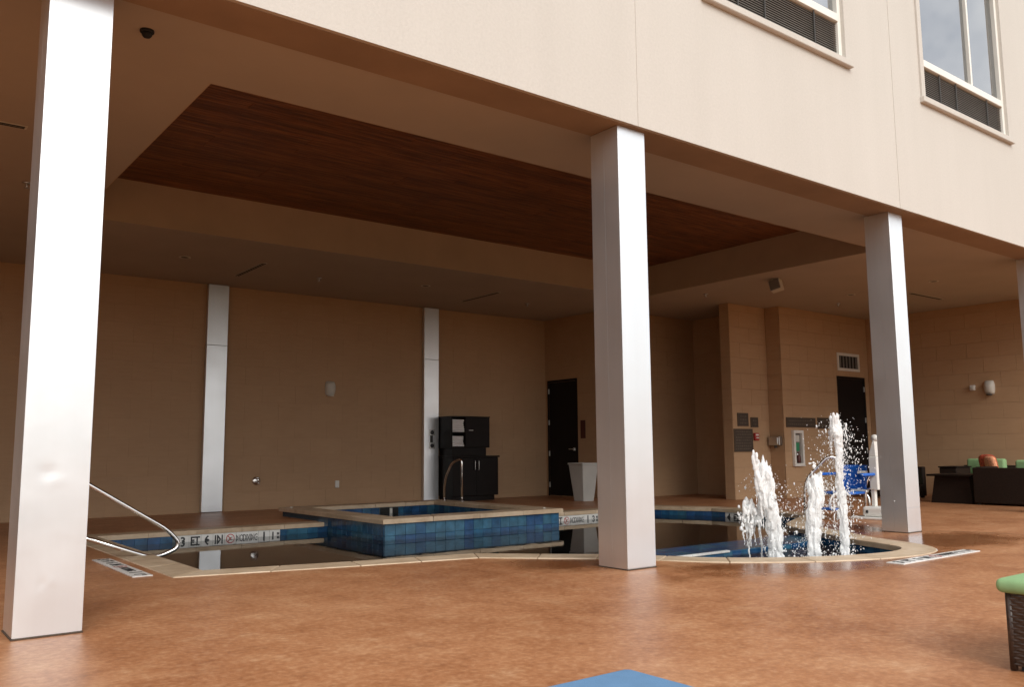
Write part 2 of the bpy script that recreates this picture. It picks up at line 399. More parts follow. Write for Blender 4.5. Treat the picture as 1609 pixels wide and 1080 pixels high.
# waterline tiles
TS = .152
tile_me = []
for i in range(6):
    b2 = BM(); box(b2, -TS/2+.0015, TS/2-.0015, -.008, 0, -TS/2+.0015, TS/2-.0015, .002)
    me = bpy.data.meshes.new('tile'); b2.to_mesh(me); b2.free(); me.materials.append(M['tile%d' % i]); tile_me.append(me)
def tile(parent, x, y, z, rot): return inst('tile', random.choice(tile_me), parent, (x, y, z), rot)
def tile_run(parent, p, q, zc, skip=None, normal_out=False):
    """tiles on the wall from p to q; their glazed face looks to the left of p->q"""
    d = q-p; L = d.length; n = max(1, round(L/TS)); t = d/L; ang = math.atan2(t.y, t.x)+PI
    for k in range(n):
        c_ = p+t*(k+.5)*(L/n)
        if skip and skip(c_): continue
        o = tile(parent, c_.x, c_.y, zc, ang)
        if abs(L/n-TS) > .002: o.scale.x = (L/n)/TS
ZT = -.05-TS/2
def in_marker(c_): return (3.43 < c_.x < 4.80 and c_.y > 11.3) or (8.81 < c_.x < 9.90 and 10.4 < c_.y < 10.6) or (c_.x > 11.55 and 8.75 < c_.y < 9.35)
def vis(a, b_):  # walls that look away from the open side are hidden behind their own coping
    t = (b_-a); n = Vector((-t.y, t.x)); mid = (a+b_)/2
    return n.dot(-mid) > 0
ntile = 0
acc = [chain[0]]
for i in range(len(chain)-1):
    a, b_ = chain[i], chain[i+1]
    if not vis(a, b_): continue
    tile_run(pool, a, b_, ZT, in_marker)
# depth markers on the wall
sign_cache = {}
def marker_strip(parent, origin, ux, up, nrm, cells, h, name='depth_marker'):
    """row of white tiles with black lettering; ux text direction, up letter-up direction, nrm face normal"""
    ux, up, nrm = Vector(ux), Vector(up), Vector(nrm); pos = 0
    rotm = Matrix((ux, up, nrm)).transposed().to_4x4()
    for s, w in cells:
        c_ = Vector(origin)+ux*(pos+w/2)
        b2 = BM(); box(b2, -w/2+.0015, w/2-.0015, -h/2+.0015, h/2-.0015, -.006, .003, .0015)
        bmesh.ops.transform(b2, matrix=Matrix.Translation(c_) @ rotm, verts=b2.verts)
        mk = obj(name, b2, 'marker', parent, origin=c_)
        def letters(txt, size, sx=1, dx=0, dy=0, mat='ink', bold=.004):
            key = (txt, size, sx, mat, bold)
            if key not in sign_cache:
                me = text_mesh(txt, size, sx, .0006, bold); me.materials.append(M[mat]); sign_cache[key] = me
            lo = bpy.data.objects.new('lettering', sign_cache[key]); COL.objects.link(lo); lo.parent = mk
            lo.matrix_local = Matrix.Translation(ux*dx+up*dy+nrm*.0046) @ rotm
        if s == 'SYM':
            b3 = BM()
            n = 28
            for r0, r1 in ((.046, .056),):
                vi = [b3.verts.new((r0*math.cos(2*PI*k/n), r0*math.sin(2*PI*k/n), 0)) for k in range(n)]
                vo = [b3.verts.new((r1*math.cos(2*PI*k/n), r1*math.sin(2*PI*k/n), 0)) for k in range(n)]
                for k in range(n): b3.faces.new((vi[k], vo[k], vo[(k+1) % n], vi[(k+1) % n]))
            bmesh.ops.transform(b3, matrix=Matrix.Translation(c_+nrm*.0046) @ rotm, verts=b3.verts)
            obj('ban_ring', b3, 'redink', mk)
            b3 = BM(); vs = [b3.verts.new(p) for p in ((-.037, .029, .0003), (-.029, .037, .0003), (.037, -.029, .0003), (.029, -.037, .0003))]; b3.faces.new(vs)
            bmesh.ops.transform(b3, matrix=Matrix.Translation(c_+nrm*.0046) @ rotm, verts=b3.verts); obj('ban_bar', b3, 'redink', mk)
            b3 = BM()                                  # small diver figure
            for pl in (((-.028, -.012), (-.020, -.016), (.012, .008), (.006, .016)), ((.004, .012), (.010, .004), (.030, .012), (.028, .018)), ((-.036, -.018), (-.028, -.026), (-.022, -.018), (-.030, -.012))):
                b3.faces.new([b3.verts.new((x, y, -.0002)) for x, y in pl])
            bmesh.ops.transform(b3, matrix=Matrix.Translation(c_+nrm*.0046) @ rotm, verts=b3.verts); obj('diver_figure', b3, 'ink', mk)
        elif s == 'NODIV':
            letters('NO', .10, .62, -w*.34, bold=.0012); letters('DIVING', .10, .60, w*.13, bold=.0012)
        elif s == '1M':
            letters('1', .115, 1, -w*.18); letters('M', .04, 1, w*.3, .02)
        elif s == '2M':
            letters('2', .115, 1, -w*.18); letters('M', .04, 1, w*.3, .02)
        elif len(s) == 1: letters(s, .135, 1)
        else: letters(s, .13, .86)
        pos += w
T3 = [('3', TS), ('FT', TS), ('6', TS), ('IN', TS), ('SYM', TS), ('NODIV', TS*2), ('1', TS), ('1M', TS)]
T4 = [('4', TS), ('FT', TS), ('SYM', TS), ('NODIV', TS*2), ('1', TS), ('2M', TS)]
marker_strip(pool, (3.43, 11.414, ZT), (1, 0, 0), (0, 0, 1), (0, -1, 0), T3, TS)
marker_strip(pool, (8.82, 10.544, ZT), (1, 0, 0), (0, 0, 1), (0, -1, 0), T4, TS)
marker_strip(pool, (11.594, 9.32, ZT), (0, -1, 0), (0, 0, 1), (-1, 0, 0), [('4', TS), ('FT', TS)], TS)
# blue ledge between pool and fountain basin
bm = bx(5.75, 9.6, 6.02, 6.62, -.6, -.094); led = obj('ledge', bm, 'grout', pool, origin=(7.6, 6.3, -.1))
lm = []
for i in range(6):
    b2 = BM(); box(b2, -.0735, .0735, -.0735, .0735, -.006, .006, .002); me = bpy.data.meshes.new('tile'); b2.to_mesh(me); b2.free(); me.materials.append(M['tile%d' % i]); lm.append(me)
for ix in range(24):
    for iy in range(4):
        x = 5.85+ix*.15; y = 6.095+iy*.15
        inst('tile', lm[random.randrange(6)] if iy else random.choice(lm), led, (x, y, -.092))
for ix in range(24): inst('tile', random.choice(tile_me), led, (5.85+ix*.15, 6.018, -.17))
for ix in range(7):
    b2 = BM(); x = 6.55+ix*.15; box(b2, x-.0735, x+.0735, 6.0, 6.05, -.1, -.078, .003); obj('step_edge_tile', b2, 'marker', led, origin=(x, 6.03, -.09))
# water sheet
def water_sheet(poly, z):
    global bm
    bm = BM(); vs = [bm.verts.new((p[0], p[1], z)) for p in poly]
    es_ = [bm.edges.new((vs[i], vs[(i+1) % len(vs)])) for i in range(len(vs))]
    bmesh.ops.triangle_fill(bm, use_beauty=True, edges=es_)
    for f in bm.faces:
        if f.normal.z < 0: f.normal_flip()
    return bm
water_sheet([p for p in offset_chain(chain, .02)]+[Vector((spa[1]-.02, spa[2]+.02)), Vector((spa[0]+.02, spa[2]+.02))], ZW)
props(obj('pool_water', bm, 'water'), kind='structure')

# deck-level depth markers
D3 = [('3', .16), ('FT', .16), ('6', .16), ('IN', .16), ('SYM', .16), ('NODIV', .32), ('1', .16), ('1M', .16)]
t = thing('deck_marker', 'white depth marker strip set in the deck beside the handrail', 'depth marker', (1.99, 8.2, 0), 'depth marker strips in the deck')
marker_strip(t, (2.0, 8.95, .0065), (0, -1, 0), (1, 0, 0), (0, 0, 1), D3, .16, 'marker_tile')
t = thing('deck_marker', 'white depth marker strip set in the deck beside the fountain basin', 'depth marker', (7.8, 4.0, 0), 'depth marker strips in the deck')
marker_strip(t, (7.2, 4.0, .0065), (1, .012, 0), (-.012, 1, 0), (0, 0, 1), D3, .16, 'marker_tile')

# ------------------------------------------------------------------ hot tub
tub = thing('hot_tub', 'raised square hot tub clad in blue tiles with tan stone rim', 'hot tub', (6.6, 10.8, 0))
X0, X1, Y0, Y1 = spa; wd = .30
bm = BM()
box(bm, X0, X1, Y0, Y0+wd, -1.15, .078); box(bm, X0, X1, Y1-wd, Y1, -1.15, .078)
box(bm, X0, X0+wd, Y0+wd, Y1-wd, -1.15, .078); box(bm, X1-wd, X1, Y0+wd, Y1-wd, -1.15, .078); box(bm, X0+wd, X1-wd, Y0+wd, Y1-wd, -1.15, -.8)
obj('tub_body', bm, 'grout', tub)
for zc in (.076-TS/2, .076-TS*1.5, .076-TS*2.5):
    tile_run(tub, Vector((X1, Y0)), Vector((X0, Y0)), zc)
    if zc > -.3: tile_run(tub, Vector((X0, Y0)), Vector((X0, 11.40)), zc)
def tile_run_flip(parent, p, q, zc): tile_run(parent, q, p, zc)
for zc in (.076-TS/2, .076-TS*1.5):
    p, q = Vector((X1-wd, Y1-wd)), Vector((X0+wd, Y1-wd)); tile_run(tub, p, q, zc, skip=lambda c_: 7.05 < c_.x < 7.38)
    tile_run(tub, Vector((X1-wd, Y0+wd)), Vector((X1-wd, Y1-wd)), zc)
bm = bx(7.05, 7.38, Y1-wd-.012, Y1-wd+.002, -.06, .07); obj('skimmer_mouth', bm, 'dark', tub)
bm = bx(7.21, 7.26, Y1-wd-.03, Y1-wd-.013, -.06, .06, bev=.004); obj('skimmer_divider', bm, 'offwhite', tub)
ov = .05
ring_in = [Vector(p) for p in ((X0+wd+.02, Y0+wd+.02), (X1-wd-.02, Y0+wd+.02), (X1-wd-.02, Y1-wd-.02), (X0+wd+.02, Y1-wd-.02))]
ring_out = [Vector(p) for p in ((X0-ov, Y0-ov), (X1+ov, Y0-ov), (X1+ov, Y1+ov), (X0-ov, Y1+ov))]
for k in range(4):
    a, b_, c_, d_ = ring_in[k], ring_in[(k+1) % 4], ring_out[(k+1) % 4], ring_out[k]
    for j in range(4): stone(tub, [a.lerp(b_, j/4), a.lerp(b_, (j+1)/4), d_.lerp(c_, (j+1)/4), d_.lerp(c_, j/4)], .078, .138, .012)
water_sheet([(X0+wd-.01, Y0+wd-.01), (X1-wd+.01, Y0+wd-.01), (X1-wd+.01, Y1-wd+.01), (X0+wd-.01, Y1-wd+.01)], -.02)
obj('tub_water', bm, 'water', tub)
for lx, ly in ((5.55, 12.8), (8.25, 9.95)):
    b2 = BM(); lathe(b2, (lx, ly, .138), [(.022, 0), (.022, .006), (.012, .012)], 12); obj('lid_cap', b2, 'white', tub)
# chrome rail at the tub
t = thing('tub_handrail', 'thin chrome grab rail at the far rim of the hot tub', 'handrail', (8.3, 12.3, .138))
obj('rail', tube(BM(), fillet([(8.32, 12.2, .136), (8.32, 12.2, .86), (8.22, 12.36, .78), (8.17, 12.46, .55), (8.24, 12.62, .34), (8.28, 12.68, .136)], .08), .017, 12), 'chrome', t, True)
for x, y in ((8.32, 12.2), (8.28, 12.68)): obj('flange', lathe(BM(), (x, y, .139), [(.04, 0), (.04, .01), (.022, .022)], 16), 'chrome', t, True)

# ------------------------------------------------------------------ steel stair rail at the left
t = thing('pool_handrail', 'bent stainless steel handrail over the left pool edge', 'handrail', (1.32, 9.0, 0))
obj('rail', tube(BM(), fillet([(1.32, 9, 0), (1.32, 9, 1.03), (1.42, 9, .99), (2.62, 9, .235), (2.76, 9, .07), (2.50, 9, -.035), (1.32, 9, .42)], .13, 8), .021, 12), 'chrome', t, True)
obj('flange', lathe(BM(), (1.32, 9, 0), [(.05, 0), (.05, .012), (.027, .026)], 18), 'chrome', t, True)

# ------------------------------------------------------------------ columns
def panel_grid(x0, x1, z0, z1, y, dents, nx=36, nz=170):
    bm = BM(); g = []
    for j in range(nz+1):
        row = []
        for i in range(nx+1):
            x = x0+(x1-x0)*i/nx; z = z0+(z1-z0)*j/nz; d = 0
            for dx, dz, rx, rz, dep in dents: d += dep*math.exp(-((x-dx)/rx)**2-((z-dz)/rz)**2)
            row.append(bm.verts.new((x, y+d, z)))
        g.append(row)
    for j in range(nz):
        for i in range(nx): bm.faces.new((g[j][i], g[j][i+1], g[j+1][i+1], g[j+1][i]))
    return bm
ZB = 3.83
def column(x0, x1, y0, y1, label, seam=None, dents=None, proud=.0008):
    t = thing('column', label, 'column', ((x0+x1)/2, (y0+y1)/2, 0), 'silver columns along the open front')
    obj('core', bx(x0+.006, x1-.006, y0+.006, y1-.006, .004, ZB), 'silver', t)
    obj('base_gap_strip', bx(x0-.006, x1+.006, y0-.006, y1+.006, 0, .009, bev=.002), 'joint', t)  # dark gap line at the column foot, drawn as a solid strip
    ym = y0+(y1-y0)*.52
    zs = [.012, seam, ZB-.012] if seam else [.012, ZB-.012]
    for za, zb in zip(zs, zs[1:]):
        if dents: obj('front_panel', panel_grid(x0, x1, za, zb, y0, dents), 'silver', t, True)
        else: obj('front_panel', bx(x0, x1, y0, y0+.005, za+.001, zb-.001, bev=.002), 'silver', t)
    obj('side_panel', bx(x0, x0+.005, y0+.0055, ym-.0006, .012, ZB-.012), 'silver', t)
    obj('side_panel', bx(x0-proud, x0+.005, ym+.0006, y1, .012, ZB-.012), 'silver', t)
    obj('side_panel', bx(x1-.005, x1, y0+.0055, y1-.006, .012, ZB-.012, bev=.001), 'silver', t)
    obj('back_panel', bx(x0+.004, x1-.001, y1-.006, y1-.001, .012, ZB-.012, bev=.001), 'silver', t)
    return t
column(.79, 1.135, 5.44, 5.76, 'dented silver column at the far left, nearest of the four columns',
       dents=[(.925, .89, .045, .034, .0022), (.96, .85, .06, .03, -.001), (.92, .29, .02, .016, .0014), (.97, .30, .02, .02, -.001), (1.0, 2.2, .09, .3, .002)], proud=0)
column(5.195, 5.53, 5.195, 5.54, 'silver column standing in the middle, between hot tub and fountain')
column(9.83, 10.13, 5.27, 5.59, 'silver column right behind the fountain basin with a joint near its foot', seam=.29)
column(14.07, 14.38, 5.25, 5.57, 'silver column cut off by the right edge of the picture')

# ------------------------------------------------------------------ building over the deck
hotel = thing('hotel_building', 'beige stucco upper storeys of the building with two windows', 'building', (8, 5.12, ZB))
FY, ZTOP = 5.12, 13.0
joints = [-16, 5.345, 9.80, 14.22, 18.7, 26]
wins = [(6.40, 8.78), (10.60, 12.98), (14.9, 17.28), (-.9, 1.48)]
WZ0, WZ1 = 5.40, 7.62
for a, b_ in zip(joints, joints[1:]):
    a += .036; b_ -= .036
    bm = BM(); ws = sorted(w for w in wins if a < w[0] < b_); cur = a
    for w0, w1 in ws:
        box(bm, cur, w0, FY, FY+.30, ZB, ZTOP); box(bm, w0, w1, FY, FY+.30, ZB, WZ0); box(bm, w0, w1, FY, FY+.30, WZ1, ZTOP); cur = w1
    box(bm, cur, b_, FY, FY+.30, ZB, ZTOP)
    obj('stucco_panel', bm, 'stucco', hotel)
for j in joints[1:-1]: obj('control_joint', bx(j-.036, j+.036, FY+.005, FY+.29, ZB+.002, ZTOP), 'stucco', hotel)
obj('beam', bx(-16, 26, FY+.30, 5.545, ZB+.001, 4.6), 'beam', hotel)
obj('beam_underside', bx(-16, 26, FY+.035, 5.54, ZB-.005, ZB-.001), 'beam', hotel)
obj('roof_slab', bx(-16, 26, FY+.3, 26, ZTOP-.3, ZTOP-.02), 'stucco', hotel)
def window(x0, x1, label):
    z0, z1 = WZ0, WZ1
    w = obj('window', bx(x0-.11, x1+.11, FY-.06, FY+.02, z0-.085, z0-.005, bev=.008), 'stucco', hotel, origin=((x0+x1)/2, FY, z0)); w['label'] = label
    def part(n, b2, mt): return obj(n, b2, mt, w)
    part('trim', bx(x0-.09, x0-.002, FY-.028, FY+.01, z0-.004, z1+.09, bev=.004), 'stucco')
    part('trim', bx(x1+.002, x1+.09, FY-.028, FY+.01, z0-.004, z1+.09, bev=.004), 'stucco')
    part('trim', bx(x0-.001, x1+.001, FY-.028, FY+.01, z1+.002, z1+.09, bev=.004), 'stucco')
    fw = .06; fy0, fy1 = FY+.015, FY+.10; zr0, zr1 = z0+.45, z0+.545; xm = x0+(x1-x0)*.60
    part('frame', bx(x0, x0+fw, fy0, fy1, z0, z1, bev=.004), 'vinyl'); part('frame', bx(x1-fw, x1, fy0, fy1, z0, z1, bev=.004), 'vinyl')
    part('frame', bx(x0+fw, x1-fw, fy0, fy1, z0, z0+.05, bev=.004), 'vinyl'); part('frame', bx(x0+fw, x1-fw, fy0, fy1, z1-fw, z1, bev=.004), 'vinyl')
    part('rail', bx(x0+fw, x1-fw, fy0-.006, fy1, zr0, zr1, bev=.004), 'vinyl')
    part('mullion', bx(xm-.022, xm+.022, fy0, fy1, zr1, z1-fw, bev=.003), 'vinyl')
    part('pane', bx(x0+fw, xm-.022, fy0+.045, fy0+.051, zr1, z1-fw), 'glass')
    part('pane', bx(xm+.022, x1-fw, fy0+.055, fy0+.061, zr1, z1-fw), 'glass')
    part('louver_back', bx(x0+fw, x1-fw, fy1-.02, fy1, z0+.05, zr0), 'dark')
    n = 15; hh = (zr0-z0-.05)/n
    for k in range(n):
        b2 = BM(); zc = z0+.05+(k+.5)*hh; box(b2, x0+fw+.002, x1-fw-.002, -.003, .003, -hh*.55, hh*.55)
        bmesh.ops.transform(b2, matrix=Matrix.Translation((0, fy0+.04, zc)) @ Matrix.Rotation(R(-38), 4, 'X'), verts=b2.verts); part('louver_slat', b2, 'louver')
    for k in (1, 2, 4): xx = x0+fw+(x1-x0-2*fw)*k/5; part('louver_stile', bx(xx-.009, xx+.009, fy0+.012, fy0+.022, z0+.05, zr0), 'grille')
    part('curtain', bx(x0, x1, FY+.34, FY+.36, z0, z1+.1), 'room')
    return w
labs = ['window above the fountain, cut by the top edge', 'window at the top right corner with sky reflected in it', None, None]
for (a, b_), lb in zip(wins, labs):
    w = window(a, b_, lb or 'window')
    if not lb: del w['label']

# ------------------------------------------------------------------ soffit with recessed wood panel
CZ = 3.85
OX0, OX1, OY0, OY1 = 2.07, 11.80, 6.50, 11.25
ceil = thing('soffit_ceiling', 'tan plaster ceiling over the pool with a recessed dark wood panel', 'ceiling', (7, 9, CZ))
bm = BM()
box(bm, -9, OX0, 5.545, 15.2, CZ, CZ+.08); box(bm, OX1, 18.4, 5.545, 15.2, CZ, CZ+.08)
box(bm, OX0, OX1, 5.545, OY0, CZ, CZ+.08); box(bm, OX0, OX1, OY1, 15.2, CZ, CZ+.08)
obj('soffit', bm, 'soffit', ceil)
WZ = 4.40
bm = BM()
box(bm, OX0+.001, OX1-.001, OY0+.001, OY0+.014, CZ+.002, WZ+.02); box(bm, OX0+.001, OX1-.001, OY1-.014, OY1-.001, CZ+.002, WZ+.02)
box(bm, OX0+.001, OX0+.014, OY0+.015, OY1-.015, CZ+.002, WZ+.02); box(bm, OX1-.014, OX1-.001, OY0+.015, OY1-.015, CZ+.002, WZ+.02)
box(bm, OX0-.06, OX1+.06, OY0-.06, OY0-.001, CZ+.081, WZ+.03); box(bm, OX0-.06, OX1+.06, OY1+.001, OY1+.06, CZ+.081, WZ+.03)
box(bm, OX0-.06, OX0-.001, OY0, OY1, CZ+.081, WZ+.03); box(bm, OX1+.001, OX1+.06, OY0, OY1, CZ+.081, WZ+.03)
obj('recess_face', bm, 'recess', ceil)
obj('panel_back', bx(OX0-.04, OX1+.04, OY0-.04, OY1+.04, WZ+.022, WZ+.03), 'dark', ceil)
pw = .137; npl = int((OY1-OY0)/pw)+1
pcache = {}
for j in range(npl):
    y = OY0+j*(OY1-OY0)/npl; w_ = (OY1-OY0)/npl; x = OX0
    first = random.choice([.9, 1.8, 2.7])
    while x < OX1-.01:
        L = first if x == OX0 else random.choice([2.4, 3.0, 3.6]); L = min(L, OX1-x)
        if OX1-x-L < .4: L = OX1-x
        key = round(L, 3)
        if key not in pcache:
            b2 = BM(); box(b2, .0003, L-.0003, .002, w_-.002, 0, .018, .0015)
            me = bpy.data.meshes.new('plank'); b2.to_mesh(me); b2.free(); me.materials.append(M['wood']); pcache[key] = me
        inst('plank', pcache[key], ceil, (x, y, WZ+random.uniform(-.0008, .0008)))
        x += L
# ceiling fittings
def fit(name, label, cat, group, x, y, builder):
    t = thing(name, label, cat, (x, y, CZ), group); builder(t, x, y); return t
def slot(t, x, y, L=.0, ang=0):
    c_ = Matrix.Translation((x, y, CZ)) @ Matrix.Rotation(ang, 4, 'Z')
    b2 = bx(-.045, .045, -L/2, L/2, -.008, -.001, bev=.002); bmesh.ops.transform(b2, matrix=c_, verts=b2.verts); obj('frame', b2, 'offwhite', t)
    for dx in (-.018, .018):
        b2 = bx(dx-.012, dx+.012, -L/2+.02, L/2-.02, -.0105, -.0082); bmesh.ops.transform(b2, matrix=c_, verts=b2.verts); obj('slot', b2, 'dark', t)
for x, y, lb, ang in ((4.9, 13.07, 'black slot air diffuser in the ceiling left of the back wall pilaster', 0), (9.28, 13.0, 'black slot air diffuser in the ceiling above the towel cabinet', 0),
                 (16.2, 8.05, 'black slot air diffuser in the ceiling right of the third column', PI/2), (.5, 8.38, 'black slot air diffuser in the ceiling at the left picture edge', PI/2)):
    fit('slot_diffuser', lb, 'air vent', 'slot diffusers in the ceiling', x, y, lambda t, a, b_, g=ang: slot(t, a, b_, 1.2, g))
def sprinkler(t, x, y):
    obj('escutcheon', lathe(BM(), (x, y, CZ), [(.045, 0), (.04, -.012), (.015, -.018)], 16), 'brushed', t, True)
    obj('stem', lathe(BM(), (x, y, CZ), [(.012, -.015), (.012, -.05)], 10), 'brushed', t, True)
    obj('deflector', lathe(BM(), (x, y, CZ), [(.008, -.05), (.028, -.056), (.028, -.06), (.006, -.062)], 12), 'brushed', t, True)
for x, y, lb in ((6.07, 13.08, 'small sprinkler head on the ceiling between the two back wall pilasters'), (10.47, 13.07, 'small sprinkler head on the ceiling near the back corner with the dark door'),
                 (12.54, 10.34, 'small sprinkler head on the ceiling left of the hanging loudspeaker'), (15.58, 9.51, 'small sprinkler head on the ceiling above the wall vent'), (1.36, 10.15, 'small sprinkler head on the ceiling left of the dented column')):
    fit('sprinkler_head', lb, 'sprinkler', 'sprinkler heads on the ceiling', x, y, sprinkler)
def down(t, x, y):
    obj('trim_ring', lathe(BM(), (x, y, CZ), [(.085, 0), (.085, -.006), (.062, -.009), (.06, -.002)], 20), 'offwhite', t, True)
    obj('lens', lathe(BM(), (x, y, CZ), [(.058, -.002), (.05, -.006)], 18), 'grille', t, True)
for x, y, lb in ((3.8, 12.78, 'unlit round downlight in the ceiling left of the first pilaster'), (7.86, 12.64, 'unlit round downlight in the ceiling between the slot diffusers'),
                 (14.86, 8.80, 'unlit round downlight in the ceiling left of the third column'), (14.84, 7.22, 'unlit round downlight in the ceiling right of the third column')):
    fit('downlight', lb, 'ceiling light', 'unlit downlights in the ceiling', x, y, down)
t = thing('dome_camera', 'small black dome camera on the ceiling near the dented column', 'camera', (1.45, 5.91, CZ))
obj('base_ring', lathe(BM(), (1.45, 5.91, CZ), [(.046, 0), (.046, -.014), (.038, -.019)], 22), 'dark', t, True)
obj('dome', lathe(BM(), (1.45, 5.91, CZ), [(.036, -.019), (.033, -.034), (.024, -.047), (.009, -.053)], 20), 'dark', t, True)
t = thing('hanging_loudspeaker', 'grey box loudspeaker hanging from the ceiling near the third column', 'loudspeaker', (12.4, 8.75, CZ))
b2 = bx(-.10, .10, -.13, .10, -.25, -.03, bev=.015, seg=2); mt = Matrix.Translation((12.4, 8.75, CZ)) @ Matrix.Scale(.86, 4) @ Matrix.Rotation(R(-14), 4, 'X') @ Matrix.Rotation(R(18), 4, 'Z')
bmesh.ops.transform(b2, matrix=mt, verts=b2.verts); obj('cabinet', b2, 'offwhite', t)
b2 = bx(-.112, -.1005, -.115, .085, -.24, -.04, bev=.003); bmesh.ops.transform(b2, matrix=mt, verts=b2.verts); obj('grille', b2, 'louver', t)
obj('bracket', bx(12.33, 12.47, 8.72, 8.78, CZ-.05, CZ-.001, bev=.004), 'offwhite', t)

# ------------------------------------------------------------------ block walls
BH, BL = .308, .62
bcache = {}
def block_mesh(L, H):
    k = (round(L, 3), round(H, 3))
    if k not in bcache:
        b2 = BM(); box(b2, .0009, L-.0009, -.012, 0, .0014, H-.0014, .0015)
        me = bpy.data.meshes.new('block'); b2.to_mesh(me); b2.free(); me.materials.append(M['block']); bcache[k] = me
    return bcache[k]
def block_wall(t, p, q, z1, holes=(), keep=None, off=0):
    """blocks on the wall from p to q; faces to the right of p->q. holes: (s0,s1,z0,z1) along the wall"""
    p, q = Vector(p), Vector(q); d = (q-p); L = d.length; ux = d/L; ang = math.atan2(ux.y, ux.x)
    rest = BM(); nrest = 0
    z = 0.; row = 0
    while z < z1-.01:
        h = min(BH, z1-z); s = -BL/2*(row % 2)-off
        while s < L-.005:
            a, b_ = max(s, 0), min(s+BL, L); s += BL
            if b_-a < .03: continue
            pieces = [(a, b_, z, z+h)]
            for h0, h1, g0, g1 in holes:
                new = []
                for (a0, b0, c0, d0) in pieces:
                    if b0 <= h0+.001 or a0 >= h1-.001 or d0 <= g0+.001 or c0 >= g1-.001: new.append((a0, b0, c0, d0)); continue
                    if a0 < h0: new.append((a0, h0, c0, d0))
                    if b0 > h1: new.append((h1, b0, c0, d0))
                    m0, m1 = max(a0, h0), min(b0, h1)
                    if d0 > g1: new.append((m0, m1, g1, d0))
                    if c0 < g0: new.append((m0, m1, c0, g0))
                pieces = new
            for (a0, b0, c0, d0) in pieces:
                if b0-a0 < .02 or d0-c0 < .02: continue
                if keep and not keep(a0, b0, c0):
                    bb = BM(); box(bb, a0+.0018, b0-.0018, -.012, 0, c0+.0018, d0-.0018)
                    bmesh.ops.transform(bb, matrix=Matrix.Translation((p.x, p.y, 0)) @ Matrix.Rotation(ang, 4, 'Z'), verts=bb.verts)
                    tmp = bpy.data.meshes.new('t'); bb.to_mesh(tmp); bb.free(); rest.from_mesh(tmp); bpy.data.meshes.remove(tmp); nrest += 1
                else:
                    c_ = p+ux*a0; inst('block', block_mesh(b0-a0, d0-c0), t, (c_.x, c_.y, c0), ang)
        z += h; row += 1
    if nrest: props(obj('block_field', rest, 'block', t), kind='stuff')
    else: rest.free()
YB = 14.7
t = thing('back_wall', 'long brown block wall behind the pool with two pale pilasters', 'wall', (6, YB, 0))
obj('core', bx(-9, 12.5, YB-.009, YB+.25, 0, CZ), 'mortar', t)
block_wall(t, (-9, YB), (12.27, YB), CZ, keep=lambda a, b_, z: b_-9 > 2.3, off=.1)
for x0, x1 in ((4.76, 5.11), (9.06, 9.40)):
    pl = obj('pilaster', bx(x0, x1, YB-.10, YB-.013, .01, 2.80, bev=.003), 'silver', t, origin=(x0, YB, 0))
    obj('pilaster_cap_panel', bx(x0, x1, YB-.10, YB-.013, 2.806, CZ-.005, bev=.003), 'silver', pl)
bwall = t
XD = 12.27
t = thing('door_wall', 'brown block wall end with a dark door in the far corner', 'wall', (XD, 13.7, 0))
obj('core', bx(XD-.004, XD+.25, 12.75, YB-.0095, 0, CZ), 'mortar', t)
block_wall(t, (XD, YB), (XD, 12.5), CZ, holes=[(.08, 1.06, 0, 2.50)])
def door(parent, name, quad, label, hinges, lever, face):
    """face 'X' looks to -X at x=XD; 'Y' looks to -Y"""
    s0, s1, z1 = quad
    P = (lambda a, b_, c0, c1, e0, e1, **k: bx(XD+c0, XD+c1, min(a, b_), max(a, b_), e0, e1, **k)) if face == 'X' else (lambda a, b_, c0, c1, e0, e1, **k: bx(min(a, b_), max(a, b_), face+c0, face+c1, e0, e1, **k))
    d = obj(name, P(s0, s1, -.006, .04, .01, z1-.05, bev=.003), 'black_door', parent, origin=((XD if face == 'X' else s0), (s0 if face == 'X' else face), 0)); d['label'] = label
    sg = 1 if s1 > s0 else -1
    obj('door_frame', P(s0-sg*.05, s0-sg*.002, -.02, .04, 0, z1, bev=.003), 'black_door', d); obj('door_frame', P(s1+sg*.002, s1+sg*.05, -.02, .04, 0, z1, bev=.003), 'black_door', d)
    obj('door_frame', P(s0-sg*.001, s1+sg*.001, -.02, .04, z1-.048, z1, bev=.003), 'black_door', d)
    for z in hinges: obj('hinge', P(s0-sg*.012, s0+sg*.016, -.03, -.0065, z-.055, z+.055, bev=.003), 'brushed', d)
    ls = s1-sg*.08
    obj('lever_rose', P(ls-.032, ls+.032, -.014, -.0065, lever-.032, lever+.032, bev=.004), 'brushed', d)
    obj('lever', P(ls+sg*.01, ls-sg*.13, -.055, -.035, lever-.009, lever+.009, bev=.004), 'brushed', d)
    obj('lever_neck', P(ls-.01, ls+.01, -.036, -.0135, lever-.01, lever+.01), 'brushed', d)
door(t, 'door', (14.57, 13.69, 2.50), 'dark corner door with three bright hinges', (2.26, 1.58, .91, .24), 1.0, 'X')
obj('room_sign', bx(XD-.022, XD-.0125, 13.40, 13.55, 1.22, 1.60, bev=.003), 'maroon', t) 
t = thing('passage_wall', 'shadowed brown block wall of the passage behind the middle column', 'wall', (13.5, 12.75, 0))
obj('core', bx(XD+.25, 15.2, 12.752, 13.0, 0, CZ), 'mortar', t)
obj('return_core', bx(14.962, 15.2, 11.05, 12.75, 0, CZ), 'mortar', t)
obj('return_end', bx(XD+.002, XD+.25, 12.49, 12.75, 0, CZ), 'mortar', t)
block_wall(t, (XD, 12.5), (XD+.26, 12.5), CZ)
block_wall(t, (XD+.26, 12.75), (14.95, 12.75), CZ); block_wall(t, (14.96, 12.74), (14.96, 11.05), CZ)
